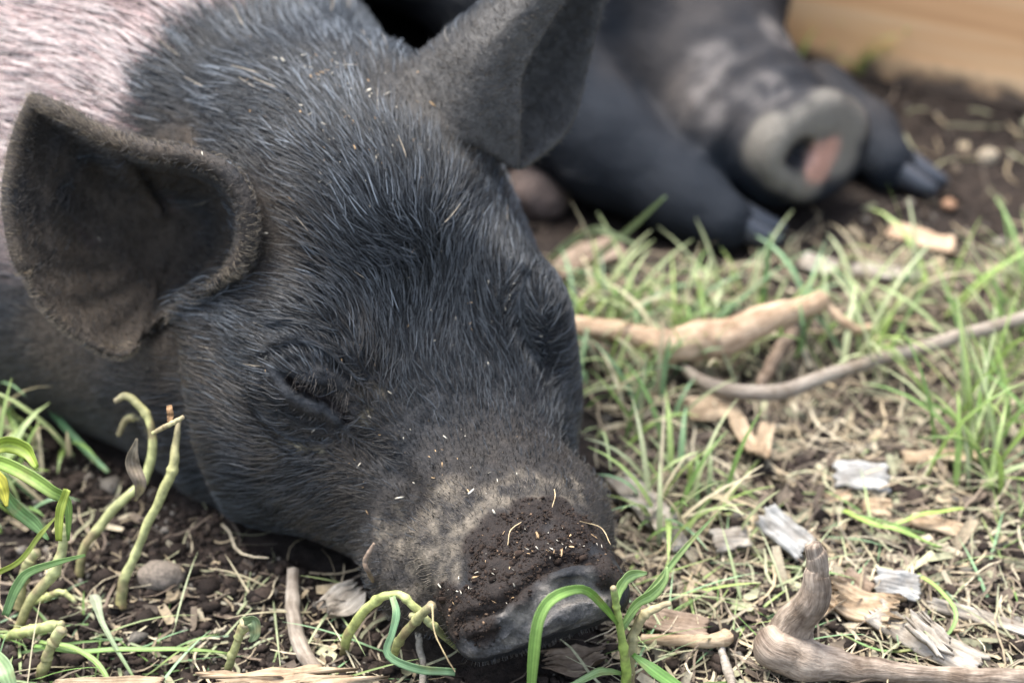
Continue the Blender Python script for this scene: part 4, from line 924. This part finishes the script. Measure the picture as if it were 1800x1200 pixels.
def stone(label, px, py, r3, colr, seed, z=None, name='pebble', cat='stone'):
    rng = np.random.default_rng(seed); v, f = ico(); V = v; F = f
    for _ in range(3):
        e = {}; V = list(map(tuple, V)); nf = []
        def mid(a, b):
            k = (min(a, b), max(a, b))
            if k not in e: p = (np.array(V[a])+np.array(V[b])); V.append(tuple(p/np.linalg.norm(p))); e[k] = len(V)-1
            return e[k]
        for a, b, c in F: x, y, w = mid(a, b), mid(b, c), mid(c, a); nf += [(a, x, w), (b, y, x), (c, w, y), (x, y, w)]
        F = nf; V = np.array(V)
    V = V*(1+.18*fbm(V, 1.3, 3, seed))[:, None]; V = V*np.array(r3)
    p = G(px, py, z if z is not None else r3[2]*.5); o = mesh_obj(name, V, np.array(F), EARTH, attrs={'col': np.tile(np.array(colr), (len(V), 1))*(1+.25*fbm(V, 250, 2, seed))[:, None]})
    o.location = p; return tag(o, label, cat)
stone('flat grey-brown stone half buried left of the jaw', 285, 1010, (.0085, .0065, .004), (.15, .125, .10), 3)
stone('round tan pebble on the dark soil at the far right', 1736, 276, (.0050, .0045, .0045), (.30, .25, .18), 4)
stone('pale grey upright stone against the timber board', 1612, 118, (.0065, .005, .014), (.42, .42, .41), 5, z=.010, name='stone')
stone('small orange-brown pebble beyond the far trotter', 1668, 360, (.0036, .0036, .0026), (.22, .13, .08), 6)
stone('small grey pebble in the soil near the right edge', 1568, 1020-1, (.0018, .0016, .0013), (.4, .38, .35), 7)
stone('dull brown rock lying behind the front head', 945, 335, (.016, .014, .014), (.14, .105, .09), 8, name='rock')
# single blades on the right
tag(leaf('grass_blade', onG([(1612, 1010, .006), (1650, 1035, .010), (1680, 1075, .012), (1665, 1115, .008), (1610, 1138, .004), (1540, 1140, .003), (1478, 1114, .004)]), [.0018, .0020, .0018, .0016, .0014, .0012, .0006], GRASS, [(.40, .50, .14), (.24, .40, .12), (.22, .36, .12)], fold=.3), 'thin grass blade curled round in a loop at the lower right', 'grass blade')
tag(leaf('grass_blade', onG([(1482, 898, .006), (1530, 918, .008), (1590, 935, .008), (1655, 962, .004)]), [.0028, .0034, .0030, .001], GRASS, [(.36, .48, .10), (.28, .42, .12)], fold=.3), 'broad bright grass blade lying on the soil right of the white chip', 'grass blade')
tag(leaf('grass_blade', onG([(1570, 922, .006), (1620, 905, .009), (1695, 893, .008)]), [.002, .0026, .0014], GRASS, [(.34, .46, .12), (.40, .52, .12)], fold=.3), 'bright grass blade crossing over the broad one', 'grass blade')
tag(leaf('grass_blade', upr((985, 505), [(1040, 460, -.01), (1110, 400, -.02), (1170, 345, -.03)]), [.003, .0034, .003, .001], GRASS, [(.30, .30, .18), (.26, .34, .14)], up=(0, -1, .3)), 'long blurred grass blade rising in front of the dark foreleg', 'grass blade')
tag(leaf('grass_blade', upr((940, 490), [(985, 440, -.01), (1040, 405, -.02), (1075, 412, -.025), (1120, 430, -.03)]), [.003, .0044, .004, .0034, .001], GRASS, [(.34, .38, .22), (.30, .38, .20)], up=(0, -1, .3)), 'wide pale grass blade bending over behind the front head', 'grass blade')
tag(leaf('grass_blade', upr((1338, 560), [(1345, 490, -.01), (1355, 410, -.02)]), [.003, .0036, .001], GRASS, [(.22, .38, .14), (.26, .40, .18)], up=(0, -1, .3)), 'upright green blade in front of the dark trotter', 'grass blade')
tag(leaf('grass_blade', onG([(60, 660, .02), (90, 720, .012), (150, 790, .006), (190, 830, .004)]), [.0030, .0036, .0036, .002], GRASS, [(.14, .30, .12), (.20, .36, .18)], fold=.3), 'dark green blade pointing down from the grass beside the flank', 'grass blade')

# ---- timber board behind
def mat_board():
    m, nt, b = newmat('pine_board'); v = coords(nt, (2.2, 60, 60)); n1 = noise(nt, v, 1.0, 5, .65); v2 = coords(nt, (.9, 12, 12)); n2 = noise(nt, v2, 1.0, 3)
    c = ramp(nt, n1, [(.25, (.60, .32, .15)), (.5, (.84, .52, .28)), (.75, (.88, .67, .43))]); c = mixc(nt, c, ramp(nt, n2, [(.3, (.75, .65, .55)), (.7, (1.15, 1.15, 1.1))]), 1.0)
    sx = nd(nt, 'ShaderNodeSeparateXYZ'); tco = nd(nt, 'ShaderNodeTexCoord'); nt.links.new(tco.outputs['Object'], sx.inputs[0])
    mr = nd(nt, 'ShaderNodeMapRange'); mr.inputs['From Min'].default_value = .028; mr.inputs['From Max'].default_value = 0; nt.links.new(sx.outputs[2], mr.inputs[0])
    n3 = noise(nt, coords(nt), 45, 5, .7); mu = nd(nt, 'ShaderNodeMath', operation='MULTIPLY'); nt.links.new(mr.outputs[0], mu.inputs[0]); nt.links.new(n3, mu.inputs[1])
    dirt = ramp(nt, mu.outputs[0], [(.22, (0, 0, 0)), (.45, (1, 1, 1))]); c = mixc(nt, c, (.12, .085, .06), dirt, 'MIX')
    nt.links.new(c, b.inputs['Base Color']); b.inputs['Roughness'].default_value = .6; bump(nt, b, n1, .001, .5); return m
bl, br_ = G(1380, 82, 0), G(1830, 175, 0); dv = br_-bl; yw = math.atan2(dv[1], dv[0])
def board(L, h, t, z, bev=.003):
    x, y, zz = L/2, t/2, h/2; V = []; 
    for sx in np.linspace(-1, 1, 30):
        for (a, c) in ((-y+bev, -zz), (y-bev, -zz), (y, -zz+bev), (y, zz-bev), (y-bev, zz), (-y+bev, zz), (-y, zz-bev), (-y, -zz+bev)):
            V.append((sx*x, a+.0008*math.sin(sx*9), c+z+.0006*math.sin(sx*14+c*9)))
    F = [(k*8+j, k*8+8+j, k*8+8+(j+1) % 8, k*8+(j+1) % 8) for k in range(29) for j in range(8)]+[tuple(range(8)), tuple(range(29*8+7, 29*8-1, -1))]
    return V, F
BOARD = mat_board(); mid_ = (bl+br_)/2
root = E('timber_edging', mid_); root.rotation_euler = (0, 0, yw); tag(root, 'wide orange-brown pine board standing on edge at the top right', 'board')
o = mesh_obj('plank', *board(1.6, .088, .038, .042), BOARD, root, smooth=False)
o2 = mesh_obj('plank', *board(1.6, .088, .038, .1325), BOARD, root, smooth=False)

# ---- flakes caught in the bristles
r = np.random.default_rng(77)
if not CLAY:
    reg = [(560, 130, 60, 26, 45), (600, 170, 110, 60, 60), (700, 260, 120, 90, 90), (620, 240, 220, 130, 90), (800, 480, 110, 130, 36), (700, 600, 250, 220, 60), (860, 560, 60, 120, 22), (560, 800, 160, 80, 20), (750, 800, 120, 70, 30), (800, 860, 160, 60, 30),
           (960, 960, 90, 40, 70), (840, 1040, 70, 40, 40), (470, 900, 30, 12, 10), (350, 620, 200, 150, 25), (200, 480, 150, 120, 8), (930, 90, 60, 90, 6), (420, 140, 180, 90, 18)]
    pts = []; 
    for x, y, sx, sy, k in reg:
        for _ in range(int(k*.62)):
            h = V1.hit(x+r.normal()*sx*.55, y+r.normal()*sy*.55)
            if h is not None: pts.append(h)
    pts = np.array(pts); n = len(pts); gN_ = V1.grad(pts); off = np.minimum(len1(pts)*.15, .0028)+.0004; l = FR1.loc(pts); off = np.where(l[:, 1] < .06, .0016, off)
    pts = pts + gN_*off[:, None]
    T = flow1(pts)+.6*r.normal(size=(n, 3)); T -= gN_*np.sum(T*gN_, 1, keepdims=True)*.8; T /= np.linalg.norm(T, axis=1, keepdims=True)
    S = np.cross(T, gN_); S /= np.linalg.norm(S, axis=1, keepdims=True); Ln = np.exp(r.normal(-7.6, .65, n)); Wd = np.minimum(Ln*r.uniform(.1, .32, n), .0004)
    v, f = ico(); q = v[None]*(1+.38*r.normal(size=(n, 12, 1)))
    Vv = pts[:, None]+T[:, None]*q[..., :1]*Ln[:, None, None]+S[:, None]*q[..., 1:2]*Wd[:, None, None]+gN_[:, None]*q[..., 2:]*Wd[:, None, None]*.4
    cc = np.array([.55, .50, .40])*(.45+.8*r.random((n, 1))); tn = r.random(n) < .35; cc[tn] = np.array([.42, .28, .15])*(.6+.7*r.random((tn.sum(), 1)))
    o = mesh_obj('dry_flakes', Vv.reshape(-1, 3), (f[None]+(np.arange(n)*12)[:, None, None]).reshape(-1, 3), EARTH, pig, smooth=False, attrs={'col': np.repeat(cc, 12, 0)}); o['kind'] = 'stuff'
    # soil caked on the snout
    pts = []
    for x, y in mudpx:
        for _ in range(190):
            h = V1.hit(x+r.normal()*30, y+r.normal()*24)
            if h is not None: pts.append(h)
    pts = np.array(pts); mm = near(pts, MUDC, .0075)+.3*fbm(pts, 260, 2, 5) > .35+.4*r.random(len(pts)); pts = pts[mm]; pts = pts+V1.grad(pts)*.0009; n = len(pts); sz = np.exp(r.normal(-8.3, .45, n))
    cc = np.array([.026, .017, .012])*(.5+1.0*r.random((n, 1))); tn = r.random(n) < .03; cc[tn] = (.20, .13, .08); big = r.random(n) < .05; sz[big] *= 2.4
    o = lumps(pts, sz, cc, r, 'caked_soil', EARTH, .8, pig, rough=.42); o['kind'] = 'stuff'
    for a, b, c, k in (((893, 965), (897, 940), (915, 925), 0), ((966, 900), (970, 880), (968, 868), 1), ((1012, 925), (1045, 935), (1062, 965), 2)):
        q = [V1.hit(*x) for x in (a, b, c)]
        if all(z is not None for z in q):
            q = [z+V1.grad(z[None])[0]*.0026 for z in q]; tube('straw_bit', q, [.00022, .00028, .0002], STALK, pig, n=16, m=6, colr=[(.6, .45, .25)], seed=40+k)
